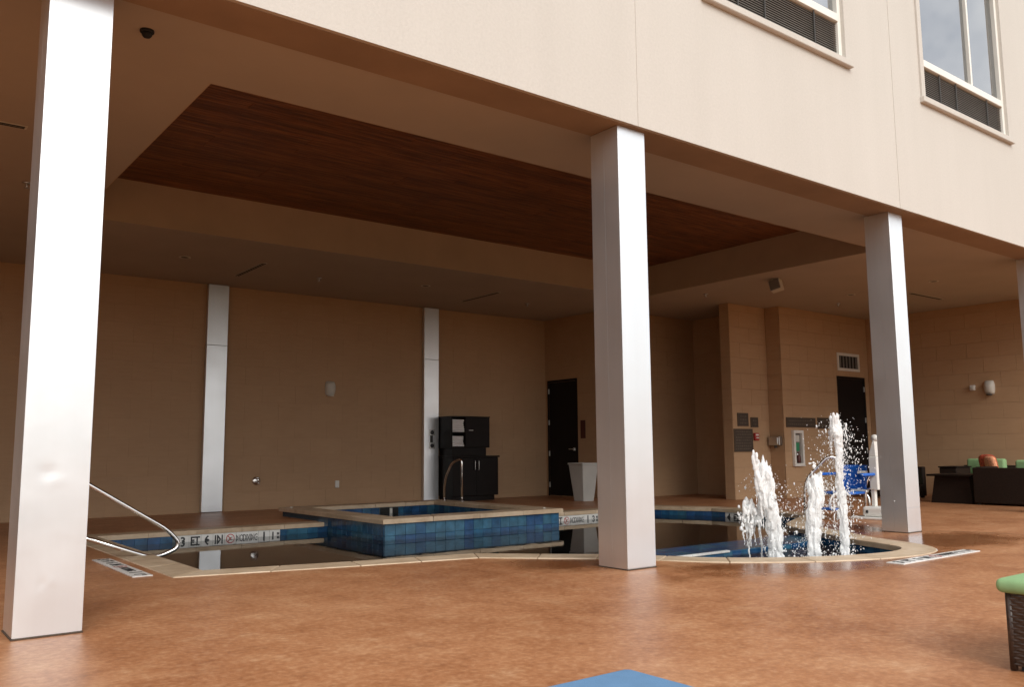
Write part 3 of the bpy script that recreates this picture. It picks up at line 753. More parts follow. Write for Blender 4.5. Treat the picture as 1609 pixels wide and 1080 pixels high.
# sign wall: slab with an end, then a step forward
t = thing('sign_wall', 'tan block wall with bronze plaques, stepping forward at its middle', 'wall', (15.5, 10.7, 0))
YS, YR, XS = 10.76, 10.42, 14.87
obj('core', bx(13.725, 18.3, YS+.002, YS+.22, 0, CZ), 'mortar', t)
obj('core', bx(XS+.015, 18.3, YR+.002, YS, 0, CZ), 'mortar', t)
block_wall(t, (13.712, YS+.22), (13.712, YS), CZ)
block_wall(t, (13.70, YS), (XS, YS), CZ); block_wall(t, (XS+.012, YS-.012), (XS+.012, YR), CZ)
block_wall(t, (XS, YR), (18.1, YR), CZ, holes=[(16.83-XS, 17.93-XS, 0, 2.52), (16.88-XS, 17.74-XS, 2.64, 3.03)])
door(t, 'door', (17.88, 16.88, 2.52), 'dark door behind the tallest water jet', (2.26, 1.58, .91, .24), 1.0, YR)
vent = obj('wall_vent', bx(16.88, 17.74, YR-.005, YR+.001, 2.64, 3.03), 'dark', t, origin=(17.3, YR, 2.64)); vent['label'] = 'white framed louvered vent above the door'
for a, b_, c0, d0 in ((16.88, 16.94, 2.64, 3.03), (17.68, 17.74, 2.64, 3.03), (16.941, 17.679, 2.64, 2.70), (16.941, 17.679, 2.97, 3.03)): obj('frame', bx(a, b_, YR-.03, YR-.006, c0, d0, bev=.003), 'white', vent)
for k in range(6): xx = 17.0+k*.124; obj('vent_bar', bx(xx-.022, xx+.022, YR-.022, YR-.007, 2.701, 2.969, bev=.003), 'louver', vent)
t = thing('right_wall', 'plain brown block wall behind the wicker lounge furniture', 'wall', (18.1, 8, 0))
obj('core', bx(18.102, 18.35, 3.0, 10.42, 0, CZ), 'mortar', t)
block_wall(t, (18.1, 10.40), (18.1, 5.55), CZ)
props(obj('added_end_wall', bx(-9.25, -9, 5.55, 14.95, 0, CZ), 'block'), kind='structure')  # unseen wall, added to keep light out of the covered area

# ------------------------------------------------------------------ wall fittings
def plaque(label, x0, x1, z0, z1, y, rows):
    t = thing('bronze_plaque', label, 'sign', ((x0+x1)/2, y-.013, z0), 'bronze plaques on the sign wall')
    obj('plate', bx(x0, x1, y-.028, y-.0135, z0, z1, bev=.003), 'bronze', t)
    e = .014
    for a, b_, c0, d0 in ((x0, x0+e, z0, z1), (x1-e, x1, z0, z1), (x0+e, x1-e, z0, z0+e), (x0+e, x1-e, z1-e, z1)): obj('border', bx(a, b_, y-.032, y-.0285, c0, d0), 'bronze_edge', t)
    rnd = random.Random(label); b2 = BM(); hh = (z1-z0-.06)/rows
    for k in range(rows):
        zc = z1-.03-(k+.5)*hh; x = x0+.035+rnd.uniform(0, .05)
        while x < x1-.05:
            w_ = min(rnd.uniform(.02, .07), x1-.04-x); box(b2, x, x+w_, y-.0305, y-.0285, zc-hh*.28, zc+hh*.28); x += w_+.015
    props(obj('worn_lettering', b2, 'plaque_text', t), kind='stuff')
plaque('upper left square bronze plaque on the sign wall', 13.84, 14.17, 1.42, 1.68, YS, 3)
plaque('smallest bronze plaque, right of the upper left one', 14.25, 14.48, 1.40, 1.60, YS, 2)
plaque('largest bronze plaque, below the two small ones', 13.71, 14.29, .92, 1.37, YS, 7)
plaque('long narrow bronze plaque left of the tallest jet', 14.94, 15.94, 1.40, 1.60, YR, 2)
plaque('bronze plaque partly hidden by the tallest jet, beside the dark door', 16.02, 16.68, 1.38, 1.61, YR, 2)
t = thing('fire_alarm_box', 'small red alarm pull box beside the largest plaque', 'alarm', (14.39, YS-.013, 1.14))
obj('housing', bx(14.32, 14.46, YS-.06, YS-.0135, 1.14, 1.29, bev=.012, seg=2), 'red', t)
obj('pull_handle', bx(14.35, 14.43, YS-.075, YS-.0605, 1.18, 1.205, bev=.004), 'white', t)
obj('face_plate', bx(14.345, 14.435, YS-.0625, YS-.0605, 1.235, 1.265), 'white', t)
t = thing('wall_telephone', 'grey box on the step of the sign wall', 'wall box', (XS, 10.6, 1.03))
obj('housing', bx(XS-.11, XS-.001, 10.46, 10.72, 1.04, 1.22, bev=.012, seg=2), 'brushed', t)
obj('cover', bx(XS-.125, XS-.111, 10.49, 10.69, 1.06, 1.20, bev=.006), 'brushed', t)
obj('conduit', tube(BM(), [(XS-.05, 10.59, .99), (XS-.05, 10.59, 1.045)], .03, 12), 'grille', t)
t = thing('extinguisher_cabinet', 'white framed narrow cabinet under the long plaque, red and green inside', 'cabinet', (15.27, YR-.013, .62))
x0, x1, z0, z1 = 15.10, 15.44, .62, 1.34
obj('back', bx(x0+.04, x1-.04, YR-.02, YR-.0135, z0+.04, z1-.04), 'louver', t)
for a, b_, c0, d0 in ((x0, x0+.055, z0, z1), (x1-.055, x1, z0, z1), (x0+.055, x1-.055, z0, z0+.06), (x0+.055, x1-.055, z1-.06, z1)): obj('frame', bx(a, b_, YR-.075, YR-.0135, c0, d0, bev=.004), 'white', t)
obj('extinguisher', lathe(BM(), (15.27, YR-.045, z0+.07), [(.036, 0), (.04, .02), (.04, .12), (.025, .15), (.012, .18), (.012, .21)], 16), 'maroon', t, True)
obj('label_sheet', bx(15.21, 15.33, YR-.03, YR-.021, z0+.31, z0+.47), 'greenlabel', t)
obj('notice', bx(15.2, 15.34, YR-.03, YR-.021, z0+.49, z0+.62), 'offwhite', t)
t = thing('fire_strobe', 'dark red alarm strobe at the passage corner', 'alarm', (14.95, 11.75, 1.62))
obj('housing', bx(14.86, 14.946, 11.68, 11.82, 1.60, 1.74, bev=.012, seg=2), 'red', t)
obj('lens', bx(14.845, 14.859, 11.72, 11.78, 1.63, 1.70, bev=.004), 'offwhite', t)
def wedge(t, c_, nrm, w_, h, d, mt='offwhite'):
    """rounded wall lamp/speaker body"""
    b2 = BM(); rings = []
    nx, nz = 14, 10
    side = Vector((-nrm.y, nrm.x, 0))
    for j in range(nz+1):
        f = j/nz; z = h*f; fl = max(.45, min(1, (4*f*(1-f))**.35))
        ring = []
        for i in range(nx+1):
            a = PI*i/nx; ca = math.cos(a); sa = math.sin(a)
            ring.append(b2.verts.new(Vector(c_)+side*(ca*w_/2*(.55+.45*fl))+nrm*(sa**.7*d*fl)+Vector((0, 0, z))))
        rings.append(ring)
    for a, b_ in zip(rings, rings[1:]):
        for i in range(nx): b2.faces.new((a[i], a[i+1], b_[i+1], b_[i]))
    b2.faces.new(rings[0]); b2.faces.new(rings[-1]); bmesh.ops.recalc_face_normals(b2, faces=b2.faces)
    return obj('housing', b2, mt, t, True)
t = thing('wall_light', 'pale rounded wall light on the back wall between the pilasters', 'wall light', (7.07, YB-.013, 2.0), 'rounded wall lights')
wedge(t, (7.07, YB-.0135, 2.02), Vector((0, -1, 0)), .20, .26, .10); obj('lens', lathe(BM(), (7.07, YB-.06, 2.0), [(.055, 0), (.06, .018)], 16), 'white', t, True)  # glint under the fitting is put into the lens as white colour
t = thing('wall_light', 'pale rounded wall light on the right wall above the sofas', 'wall light', (18.087, 7.83, 2.0), 'rounded wall lights')
wedge(t, (18.0865, 7.83, 2.02), Vector((-1, 0, 0)), .20, .27, .11); obj('lens', lathe(BM(), (18.04, 7.83, 2.0), [(.05, 0), (.055, .018)], 16), 'grille', t, True)
t = thing('motion_sensor', 'small white sensor left of the wall light on the right wall', 'sensor', (18.087, 8.16, 2.1))
obj('housing', bx(18.03, 18.0865, 8.10, 8.20, 2.11, 2.22, bev=.012, seg=2), 'white', t); obj('lens', bx(18.01, 18.029, 8.12, 8.17, 2.13, 2.18, bev=.006), 'offwhite', t)
t = thing('hose_bib', 'chrome wall tap low on the back wall beside the pilaster', 'tap', (5.72, YB-.013, .45))
obj('plate', lathe(BM(), (5.72, YB-.0135, .50), [(.075, 0), (.07, -.012), (.03, -.02)], 22, 'Y'), 'chrome', t, True)
obj('spout', tube(BM(), fillet([(5.72, YB-.03, .50), (5.72, YB-.10, .50), (5.72, YB-.12, .44)], .03), .016, 10), 'chrome', t, True)
obj('knob', lathe(BM(), (5.72, YB-.06, .55), [(.01, -.03), (.035, -.01), (.035, .012), (.012, .018)], 14), 'chrome', t, True)
t = thing('wall_outlet', 'small white outlet cover low on the back wall left of the hot tub', 'outlet', (7.24, YB-.013, .33))
obj('cover', bx(7.20, 7.28, YB-.04, YB-.0135, .33, .46, bev=.006), 'white', t); obj('latch', bx(7.225, 7.255, YB-.046, YB-.0405, .345, .355), 'offwhite', t)
t = thing('timer_switch', 'two grey switch plates on the pilaster beside the towel cabinet', 'switch', (9.25, YB-.1, 1.06))
for z in (1.09, 1.35):
    pz = obj('switch_plate', bx(9.17, 9.30, YB-.125, YB-.101, z-.06, z+.06, bev=.004), 'brushed', t, origin=(9.23, YB-.1, z))
    obj('dial', lathe(BM(), (9.23, YB-.126, z), [(.042, 0), (.036, -.02), (.012, -.025)], 18, 'Y'), 'ink', pz, True)
obj('conduit', bx(9.205, 9.255, YB-.118, YB-.101, 1.151, 1.289), 'grille', t)
# floor cabinets
t = thing('base_cabinet', 'dark low cabinet with two bar handles against the back wall', 'cabinet', (10.0, 14.4, 0))
cx0, cx1, cy0, cy1 = 9.44, 10.55, 14.15, YB-.02
obj('carcass', bx(cx0+.01, cx1-.01, cy0+.02, cy1, .10, .85, bev=.003), 'espresso', t)
obj('plinth', bx(cx0+.03, cx1-.06, cy0+.07, cy1, 0, .10), 'espresso', t)
obj('worktop', bx(cx0-.02, cx1+.02, cy0-.015, cy1, .851, .885, bev=.004), 'espresso', t)
for a, b_ in ((cx0+.012, 9.993), (9.997, cx1-.012)): dd = obj('cabinet_door', bx(a, b_, cy0, cy0+.0195, .105, .845, bev=.003), 'espresso', t, origin=(a, cy0, .1))
for xx in (9.95, 10.04):
    obj('bar_handle', tube(BM(), fillet([(xx, cy0, .60), (xx, cy0-.035, .60), (xx, cy0-.035, .79), (xx, cy0, .79)], .015, 4), .007, 8), 'brushed', t, True)
t = thing('towel_hutch', 'black open towel hutch standing on the low cabinet', 'towel hutch', (9.9, 14.4, .885))
hx0, hx1, hy0 = 9.42, 10.34, 14.17
for n_, a in (('foot', (hx0+.04, hx1-.05, hy0+.05, cy1, .886, 1.04)), ('side', (hx0, hx0+.025, hy0, cy1, 1.041, 1.64)), ('side', (hx1-.025, hx1, hy0, cy1, 1.041, 1.64)), ('top', (hx0-.008, hx1+.008, hy0-.008, cy1, 1.641, 1.665)),
              ('bottom', (hx0+.0255, hx1-.0255, hy0, cy1, 1.041, 1.065)), ('back', (hx0+.0255, hx1-.0255, cy1-.02, cy1, 1.066, 1.64)), ('divider', (9.755, 9.78, hy0, cy1-.021, 1.066, 1.64)), ('shelf', (hx0+.0255, 9.7545, hy0+.005, cy1-.021, 1.328, 1.348))):
    obj(n_, bx(*a, bev=.002), 'espresso', t)
hd = obj('hutch_door', bx(9.781, hx1-.026, hy0, hy0+.02, 1.066, 1.639, bev=.003), 'espresso', t, origin=(9.78, hy0, 1.06))
obj('handle', bx(9.83, 9.93, hy0-.018, hy0-.001, 1.38, 1.395, bev=.004), 'brushed', hd)
for sh, (zb, n_) in enumerate(((1.066, 5), (1.349, 6))):
    for k in range(n_):
        hh = .042; z = zb+k*hh; x0 = hx0+.028; x1 = 9.752-random.uniform(0, .035)
        tw = props(obj('folded_towel', bx(x0+.004, x1, hy0+.015+random.uniform(0, .02), hy0+.36, z+.0006, z+hh-.0006, bev=.016, seg=3), 'towel', None, True, origin=((x0+x1)/2, hy0+.2, z)),
                   'white folded towel, %s in the %s stack of the hutch' % (('lowest', 'second from the bottom', 'third from the bottom', 'third from the top' if n_ == 5 and k == 2 else 'fourth from the bottom', 'fifth from the bottom', 'topmost')[k] if k < n_-1 else 'topmost', 'upper' if sh else 'lower'), 'towel', 'towels in the upper stack' if sh else 'towels in the lower stack')
# tapered bin
t = thing('tapered_bin', 'pale square tapered bin in front of the dark corner door', 'bin', (11.75, 12.95, 0))
def frustum(bm, c_, b0, b1, z0, z1):
    a = [bm.verts.new((c_[0]+sx*b0, c_[1]+sy*b0, z0)) for sx, sy in ((-1, -1), (1, -1), (1, 1), (-1, 1))]; d = [bm.verts.new((c_[0]+sx*b1, c_[1]+sy*b1, z1)) for sx, sy in ((-1, -1), (1, -1), (1, 1), (-1, 1))]
    for k in range(4): bm.faces.new((a[k], a[(k+1) % 4], d[(k+1) % 4], d[k]))
    bm.faces.new(a[::-1]); bm.faces.new(d); bmesh.ops.recalc_face_normals(bm, faces=bm.faces); return bm
BC = (11.45, 12.6)
t.location = (*BC, 0); WL[t.name] = Vector((*BC, 0))
b2 = frustum(BM(), BC, .135, .205, .0, .70); bmesh.ops.bevel(b2, geom=b2.edges[:], offset=.012, segments=2, profile=.5, affect='EDGES'); obj('tub', b2, 'bin', t)
b2 = BM(); 
for a in ((-.215, .215, -.215, -.185), (-.215, .215, .185, .215), (-.215, -.185, -.185, .185), (.185, .215, -.185, .185)): box(b2, BC[0]+a[0], BC[0]+a[1], BC[1]+a[2], BC[1]+a[3], .7005, .735)
obj('rim', b2, 'bin', t)

# ------------------------------------------------------------------ pool lift
LX, LY = 11.5, 6.62
t = thing('pool_lift', 'white pool lift with a blue plastic seat behind the third column', 'pool lift', (LX, LY, 0))
obj('base_plate', bx(LX-.22, LX+.25, LY-.28, LY+.26, 0, .03, bev=.006), 'white', t)
obj('base_block', bx(LX-.12, LX+.16, LY-.2, LY+.14, .031, .17, bev=.035, seg=2), 'white', t)
obj('anchor_bolt', lathe(BM(), (LX-.121, LY+.06, .10), [(.022, 0), (.018, -.01)], 10, 'X'), 'ink', t)
obj('post', bx(LX-.03, LX+.03, LY-.02, LY+.04, .171, .95, bev=.008), 'white', t)
mb = obj('mast_box', bx(LX-.05, LX+.07, LY-.08, LY+.04, .40, .86, bev=.012, seg=2), 'white', t)
b2 = BM(); pl = [(LY-.07, .861), (LY+.04, .861), (LY+.03, .92), (LY-.025, 1.08), (LY-.06, 1.08)]
for xx in (LX-.04, LX+.04): pass
va = [b2.verts.new((LX-.04, y, z)) for y, z in pl]; vb = [b2.verts.new((LX+.05, y, z)) for y, z in pl]
b2.faces.new(va); b2.faces.new(vb[::-1])
for k in range(5): b2.faces.new((va[k], vb[k], vb[(k+1) % 5], va[(k+1) % 5]))
bmesh.ops.recalc_face_normals(b2, faces=b2.faces); bmesh.ops.bevel(b2, geom=b2.edges[:], offset=.008, segments=1, affect='EDGES'); obj('actuator_head', b2, 'white', t)
obj('lift_eye', lathe(BM(), (LX, LY-.045, 1.12), [(.045, -.03), (.05, 0), (.045, .03)], 16, 'X'), 'white', t, True)
for z, y1 in ((.64, .24), (.38, .36)): obj('seat_arm', bx(LX-.02, LX+.03, LY+.10, LY+y1, z-.02, z+.02, bev=.006), 'white', t)
# the seat faces -X: back rest, seat pan, armrests, footrest
def shell_panel(y0, y1, z0, z1, x, bow, tilt, th=.025):
    b2 = BM(); n, mz = 10, 8; F, K = [], []
    for j in range(mz+1):
        rf, rk = [], []
        for i in range(n+1):
            u, w_ = i/n, j/mz; y = y0+(y1-y0)*u; z = z0+(z1-z0)*w_
            e = max(abs(2*u-1), abs(2*w_-1)); xo = x+bow*(1-(2*u-1)**2)+tilt*w_
            rf.append(b2.verts.new((xo, y, z))); rk.append(b2.verts.new((xo+th, y, z)))
        F.append(rf); K.append(rk)
    for j in range(mz):
        for i in range(n):
            b2.faces.new((F[j][i], F[j+1][i], F[j+1][i+1], F[j][i+1])); b2.faces.new((K[j][i], K[j][i+1], K[j+1][i+1], K[j+1][i]))
    for j in range(mz):
        b2.faces.new((F[j][0], K[j][0], K[j+1][0], F[j+1][0])); b2.faces.new((F[j][n], F[j+1][n], K[j+1][n], K[j][n]))
    for i in range(n):
        b2.faces.new((F[0][i], F[0][i+1], K[0][i+1], K[0][i])); b2.faces.new((F[mz][i], K[mz][i], K[mz][i+1], F[mz][i+1]))
    bmesh.ops.recalc_face_normals(b2, faces=b2.faces); return b2
obj('backrest', shell_panel(LY+.12, LY+.56, .37, .74, LX-.02, .05, .05), 'blue_plastic', t, True)
obj('seat_pan', bx(LX-.42, LX+.0, LY+.13, LY+.55, .335, .375, bev=.018, seg=3), 'blue_plastic', t, True)
for y in (LY-.02, LY+.62): obj('armrest', bx(LX-.36, LX+.06, y-.03, y+.03, .595, .635, bev=.012, seg=2), 'blue_plastic', t, True)
for y in (LY+.0, LY+.60): obj('arm_support', tube(BM(), fillet([(LX+.02, y, .60), (LX+.03, y, .45), (LX+.0, LY+.2 if y < LY+.3 else LY+.5, .36)], .06), .014, 8), 'chrome', t, True)
obj('leg_strut', tube(BM(), fillet([(LX-.40, LY+.34, .36), (LX-.52, LY+.36, .30), (LX-.55, LY+.37, .16)], .06), .016, 8), 'white', t, True)
obj('footrest', bx(LX-.66, LX-.45, LY+.22, LY+.52, .13, .16, bev=.012, seg=2), 'blue_plastic', t, True)
t = thing('pool_ladder_rail', 'pair of curved chrome grab rails beside the pool lift', 'handrail', (11.35, 7.45, 0))
for yy, xx in ((7.52, 11.3), (6.95, 11.95)):
    obj('rail', tube(BM(), fillet([(xx-.1, yy+.05, -.3), (xx-.06, yy+.03, .52), (xx+.12, yy-.26, .88), (xx+.28, yy-.38, .80), (xx+.42, yy-.42, 0)], .14, 6), .021, 10), 'chrome', t, True)
t = thing('low_grab_loop', 'low curved chrome loop standing behind the lift seat', 'handrail', (11.9, 7.2, 0))
obj('loop', tube(BM(), fillet([(12.0, 7.0, 0), (12.0, 7.0, .33), (12.0, 7.35, .33), (12.0, 7.42, .0)], .14, 6), .019, 10), 'chrome', t, True)

# ------------------------------------------------------------------ lounge furniture by the right wall
def cushion(bm, x0, x1, y0, y1, z0, z1, bev=.035): return box(bm, x0, x1, y0, y1, z0, z1, bev, 4)
def sofa(name, label, cat, x0, x1, y0, y1, back, arm_h=.62, seat_h=.34, back_h=.64, bc=True, group='dark wicker lounge furniture'):
    """back: which side carries the back: '+x','-x','+y','-y'"""
    t = thing(name, label, cat, ((x0+x1)/2, (y0+y1)/2, 0), group); w_ = .12
    obj('seat_base', bx(x0+w_, x1-w_, y0+w_, y1-w_, .03, seat_h-.08, bev=.01), 'wicker', t)
    sides = {'-x': (x0, x0+w_, y0, y1), '+x': (x1-w_, x1, y0, y1), '-y': (x0+w_+.001, x1-w_-.001, y0, y0+w_), '+y': (x0+w_+.001, x1-w_-.001, y1-w_, y1)}
    front = {'+x': '-x', '-x': '+x', '+y': '-y', '-y': '+y'}[back]
    for k, (a, b_, c0, d0) in sides.items():
        if k == front: obj('front_rail', bx(a+.002, b_-.002, c0+.002, d0-.002, .03, seat_h-.09, bev=.008), 'wicker', t)
        elif k == back: obj('backrest', bx(a, b_, c0, d0, .03, back_h, bev=.015, seg=2), 'wicker', t)
        else: obj('arm', bx(a, b_, c0, d0, .03, arm_h, bev=.015, seg=2), 'wicker', t)
    for a in (x0+.03, x1-.09):
        for c0 in (y0+.03, y1-.09): obj('foot', bx(a, a+.06, c0, c0+.06, 0, .03), 'ink', t)
    obj('seat_cushion', cushion(BM(), x0+w_+.01, x1-w_-.01, y0+w_+.01, y1-w_-.01, seat_h-.078, seat_h+.06), 'green', t, True)
    q = {'+x': (x1-w_-.16, x1-w_-.01, y0+w_+.02, y1-w_-.02), '-x': (x0+w_+.01, x0+w_+.16, y0+w_+.02, y1-w_-.02), '+y': (x0+w_+.02, x1-w_-.02, y1-w_-.16, y1-w_-.01), '-y': (x0+w_+.02, x1-w_-.02, y0+w_+.01, y0+w_+.16)}[back]
    if bc is not True and bc: q = (q[0], q[1], *bc)
    if bc: obj('back_cushion', cushion(BM(), *q, seat_h+.062, back_h+.13, .04), 'green', t, True)
    return t
sofa('wicker_sofa', 'dark wicker sofa seen from behind with a green back cushion at the right edge', 'sofa', 15.40, 16.25, 5.35, 7.06, '-x', arm_h=.64, back_h=.63, bc=(5.5, 6.42))
sofa('wicker_armchair', 'dark wicker chair with green back cushion against the right wall', 'armchair', 17.02, 17.87, 7.32, 8.30, '+x', back_h=.62, arm_h=.55)
sofa('wicker_armchair', 'dark wicker chair half hidden behind the third column', 'armchair', 16.15, 16.95, 8.66, 9.45, '+y', back_h=.60, arm_h=.60, bc=False)
t = thing('wicker_side_table', 'dark wicker cube table standing just behind the tapered low table', 'side table', (16.68, 7.92, 0), 'dark wicker lounge furniture')
obj('body', bx(16.40, 16.96, 7.80, 8.12, .02, .595, bev=.012, seg=2), 'wicker', t)
obj('tabletop', bx(16.385, 16.975, 7.785, 8.135, .596, .622, bev=.005), 'espresso', t)
for a, b_ in ((16.42, 7.82), (16.9, 7.82), (16.42, 8.06), (16.9, 8.06)): obj('foot', bx(a, a+.04, b_, b_+.04, 0, .02), 'ink', t)
t = thing('low_table', 'dark low table with a tapered wicker base beside the sofa', 'table', (15.85, 7.5, 0), 'dark wicker lounge furniture')
obj('tabletop', bx(15.42, 16.28, 7.10, 7.88, .47, .505, bev=.006), 'espresso', t)
b2 = frustum(BM(), (15.85, 7.49), .36, .30, 0, .469); obj('base', b2, 'wicker', t)
def pillow(t, c_, w_, h, th, rz, lean, mt, name='pillow'):
    b2 = BM(); bmesh.ops.create_uvsphere(b2, u_segments=20, v_segments=12, radius=1)
    for v in b2.verts:
        x, y, z = v.co; s = lambda a: math.copysign(abs(a)**.55, a)
        v.co = Vector((s(x)*w_/2, y*th/2*(1-.3*(abs(x)**4+abs(z)**4)/2), s(z)*h/2))
    bmesh.ops.transform(b2, matrix=Matrix.Translation(c_) @ Matrix.Rotation(rz, 4, 'Z') @ Matrix.Rotation(lean, 4, 'X'), verts=b2.verts)
    return obj(name, b2, mt, t, True)
t = thing('throw_pillow', 'red and coral throw pillow leaning on the green chair cushion', 'pillow', (17.36, 7.62, .44))
pillow(t, (17.40, 7.66, .64), .40, .40, .12, R(72), R(-14), 'red_fabric', 'cover')
pillow(t, (17.31, 7.58, .66), .26, .30, .12, R(66), R(-14), 'orange_fabric', 'printed_face')

# ------------------------------------------------------------------ near ottomans
def weave_face(bm, o, u, v_, n, wu, wv, cu, cv, amp):
    """basket weave relief on a rectangle: origin o, axes u,v_, outward n"""
    nu, nv = int(wu/cu)*4, int(wv/cv)*3; o, u, v_, n = map(Vector, (o, u, v_, n)); g = []
    for j in range(nv+1):
        row = []
        for i in range(nu+1):
            a, b_ = i/4, j/3; ia, ib = int(a), int(b_)
            ph = math.sin(PI*(a+(ib % 2))) ; prof = abs(math.sin(PI*b_))**.6
            h = amp*(.55+.45*ph)*prof
            row.append(bm.verts.new(o+u*(wu*i/nu)+v_*(wv*j/nv)+n*h))
        g.append(row)
    for j in range(nv):
        for i in range(nu): bm.faces.new((g[j][i], g[j][i+1], g[j+1][i+1], g[j+1][i]))
def ottoman(name, label, x0, x1, y0, y1, zt, zc, fab):
    t = thing(name, label, 'ottoman', ((x0+x1)/2, (y0+y1)/2, 0), 'wicker ottomans near the camera')
    obj('frame_box', bx(x0+.006, x1-.006, y0+.006, y1-.006, .02, zt-.004, bev=.012, seg=2), 'wicker', t)
    for (o_, u, n, w_) in (((x0, y1, .025), (0, -1, 0), (-1, 0, 0), y1-y0), ((x0, y0, .025), (1, 0, 0), (0, -1, 0), x1-x0), ((x1, y1, .025), (-1, 0, 0), (0, 1, 0), x1-x0), ((x1, y0, .025), (0, 1, 0), (1, 0, 0), y1-y0)):
        b2 = BM(); weave_face(b2, o_, u, (0, 0, 1), n, w_, zt-.03, .03, .0125, .007); props(obj('weave', b2, 'strand', t, True), kind='stuff')
    for a, c0 in ((x0, y0), (x1, y0), (x0, y1), (x1, y1)): obj('corner_post', tube(BM(), [(a+(.008 if a == x0 else -.008), c0+(.008 if c0 == y0 else -.008), .004), (a+(.008 if a == x0 else -.008), c0+(.008 if c0 == y0 else -.008), zt)], .016, 10), 'strand', t, True)
    for a, c0 in ((x0+.03, y0+.03), (x1-.09, y0+.03), (x0+.03, y1-.09), (x1-.09, y1-.09)): obj('foot', bx(a, a+.06, c0, c0+.06, 0, .02), 'ink', t)
    b2 = BM(); cushion(b2, x0-.035, x1+.035, y0-.035, y1+.035, zt-.012, zc, .028)
    for v in b2.verts:
        if v.co.z > zc-.02: v.co.z += .012*math.cos((v.co.x-(x0+x1)/2)/(x1-x0)*PI)*math.cos((v.co.y-(y0+y1)/2)/(y1-y0)*PI)
    obj('cushion', b2, fab, t, True)
ottoman('wicker_ottoman', 'dark wicker ottoman with a green cushion at the lower right edge', 4.21, 4.95, 1.05, 1.82, .352, .405, 'green')
ottoman('wicker_ottoman', 'ottoman with a blue cushion at the bottom picture edge', .90, 1.585, .86, 1.595, .37, .452, 'blue_fabric')

# ------------------------------------------------------------------ fountain jets
def remeshed(bm, voxel, disp=0, seed=0):
    me = bpy.data.meshes.new('tmp'); bm.to_mesh(me); bm.free(); o = bpy.data.objects.new('tmp', me); COL.objects.link(o)
    rm = o.modifiers.new('r', 'REMESH'); rm.mode = 'VOXEL'; rm.voxel_size = voxel
    m2 = bpy.data.meshes.new_from_object(o.evaluated_get(bpy.context.evaluated_depsgraph_get())); bpy.data.objects.remove(o); bpy.data.meshes.remove(me)
    b2 = BM(); b2.from_mesh(m2); bpy.data.meshes.remove(m2); b2.normal_update()
    if disp:
        for v in b2.verts:
            w_ = Vector((v.co.x, v.co.y, v.co.z*.3)); v.co += v.normal*disp*(noise.noise(w_*34+Vector((seed, 0, 0)))+.6*noise.noise(w_*75+Vector((0, seed, 0))))
    return b2
_ib = BM(); bmesh.ops.create_icosphere(_ib, subdivisions=1, radius=1)
ICO_V = [v.co.copy() for v in _ib.verts]; ICO_F = [tuple(v.index for v in f.verts) for f in _ib.faces]; _ib.free()
def ico(bm, matrix):
    vs = [bm.verts.new(matrix @ v) for v in ICO_V]
    for f in ICO_F: bm.faces.new((vs[f[0]], vs[f[1]], vs[f[2]]))
def blobs(bm, spots):
    for p, r, st in spots:
        m_ = Matrix.Translation(p) @ Matrix.Diagonal((r, r, r*st, 1)); ico(bm, m_)
def strand(rnd, x, y, z0, z1, r0, r1, wob, lean=(0, 0)):
    """wispy vertical rope of water"""
    out = []; z = z0; ph = rnd.uniform(0, 6); n = max(2, int((z1-z0)/.016))
    for k in range(n+1):
        f = k/n; z = z0+(z1-z0)*f
        out.append((Vector((x+lean[0]*f+wob*math.sin(ph+f*7)+rnd.gauss(0, wob*.35), y+lean[1]*f+wob*math.cos(ph+f*6), z)), (r0+(r1-r0)*f)*rnd.uniform(.65, 1.25), rnd.uniform(1.4, 2.6)))
    return out
def jet(label, path, rad, spread, ndrop, seed, head=None, extra=None):
    rnd = random.Random(seed); P = smooth_path(path, 16)
    t = thing('water_jet', label, 'water jet', path[0], 'fountain jets')
    spots = []; n = len(P)
    for i, p in enumerate(P):
        f = i/(n-1); r0 = rad(f); spots.append((p, r0*.8, 1.6))
        for k in range(4):
            a = rnd.uniform(0, 2*PI); q = r0*rnd.uniform(.55, 1.05)
            spots.append((p+Vector((math.cos(a)*q, math.sin(a)*q, rnd.uniform(-.03, .03))), r0*rnd.uniform(.14, .32), rnd.uniform(2.5, 6)))
    if head: spots += head(rnd)
    b2 = BM(); blobs(b2, spots); obj('water_column', remeshed(b2, .006, .006, seed), 'foam', t, True)
    if extra:
        b2 = BM(); blobs(b2, extra(rnd)); obj('falling_sheet', remeshed(b2, .0055, .004, seed+3), 'foam', t, True)
    b2 = BM()
    for k in range(ndrop):
        f = rnd.uniform(0, 1)**.8; p = P[int(f*(n-1))].copy(); a = rnd.uniform(0, 2*PI); d = abs(rnd.gauss(0, 1))*spread(f)+rad(f)*.7
        p += Vector((math.cos(a)*d, math.sin(a)*d, rnd.gauss(0, .06)-d*.3))
        if p.z < ZW+.01: continue
        r0 = min(.009, rnd.lognormvariate(math.log(.0024), .55))
        ico(b2, Matrix.Translation(p) @ Matrix.Rotation(rnd.uniform(-.5, .5), 4, 'X') @ Matrix.Diagonal((r0, r0, r0*rnd.uniform(.9, 2.6), 1)))
    props(obj('droplets', b2, 'foam', t, True), kind='stuff')
    b2 = BM()
    for k in range(150):
        a = rnd.uniform(0, 2*PI); d = abs(rnd.gauss(0, .09))+.03; r0 = rnd.uniform(.003, .010)
        ico(b2, Matrix.Translation((path[0][0]+math.cos(a)*d, path[0][1]+math.sin(a)*d, ZW+abs(rnd.gauss(0, .06)))) @ Matrix.Diagonal((r0, r0, r0*1.3, 1)))
    props(obj('splash', b2, 'foam', t, True), kind='stuff')
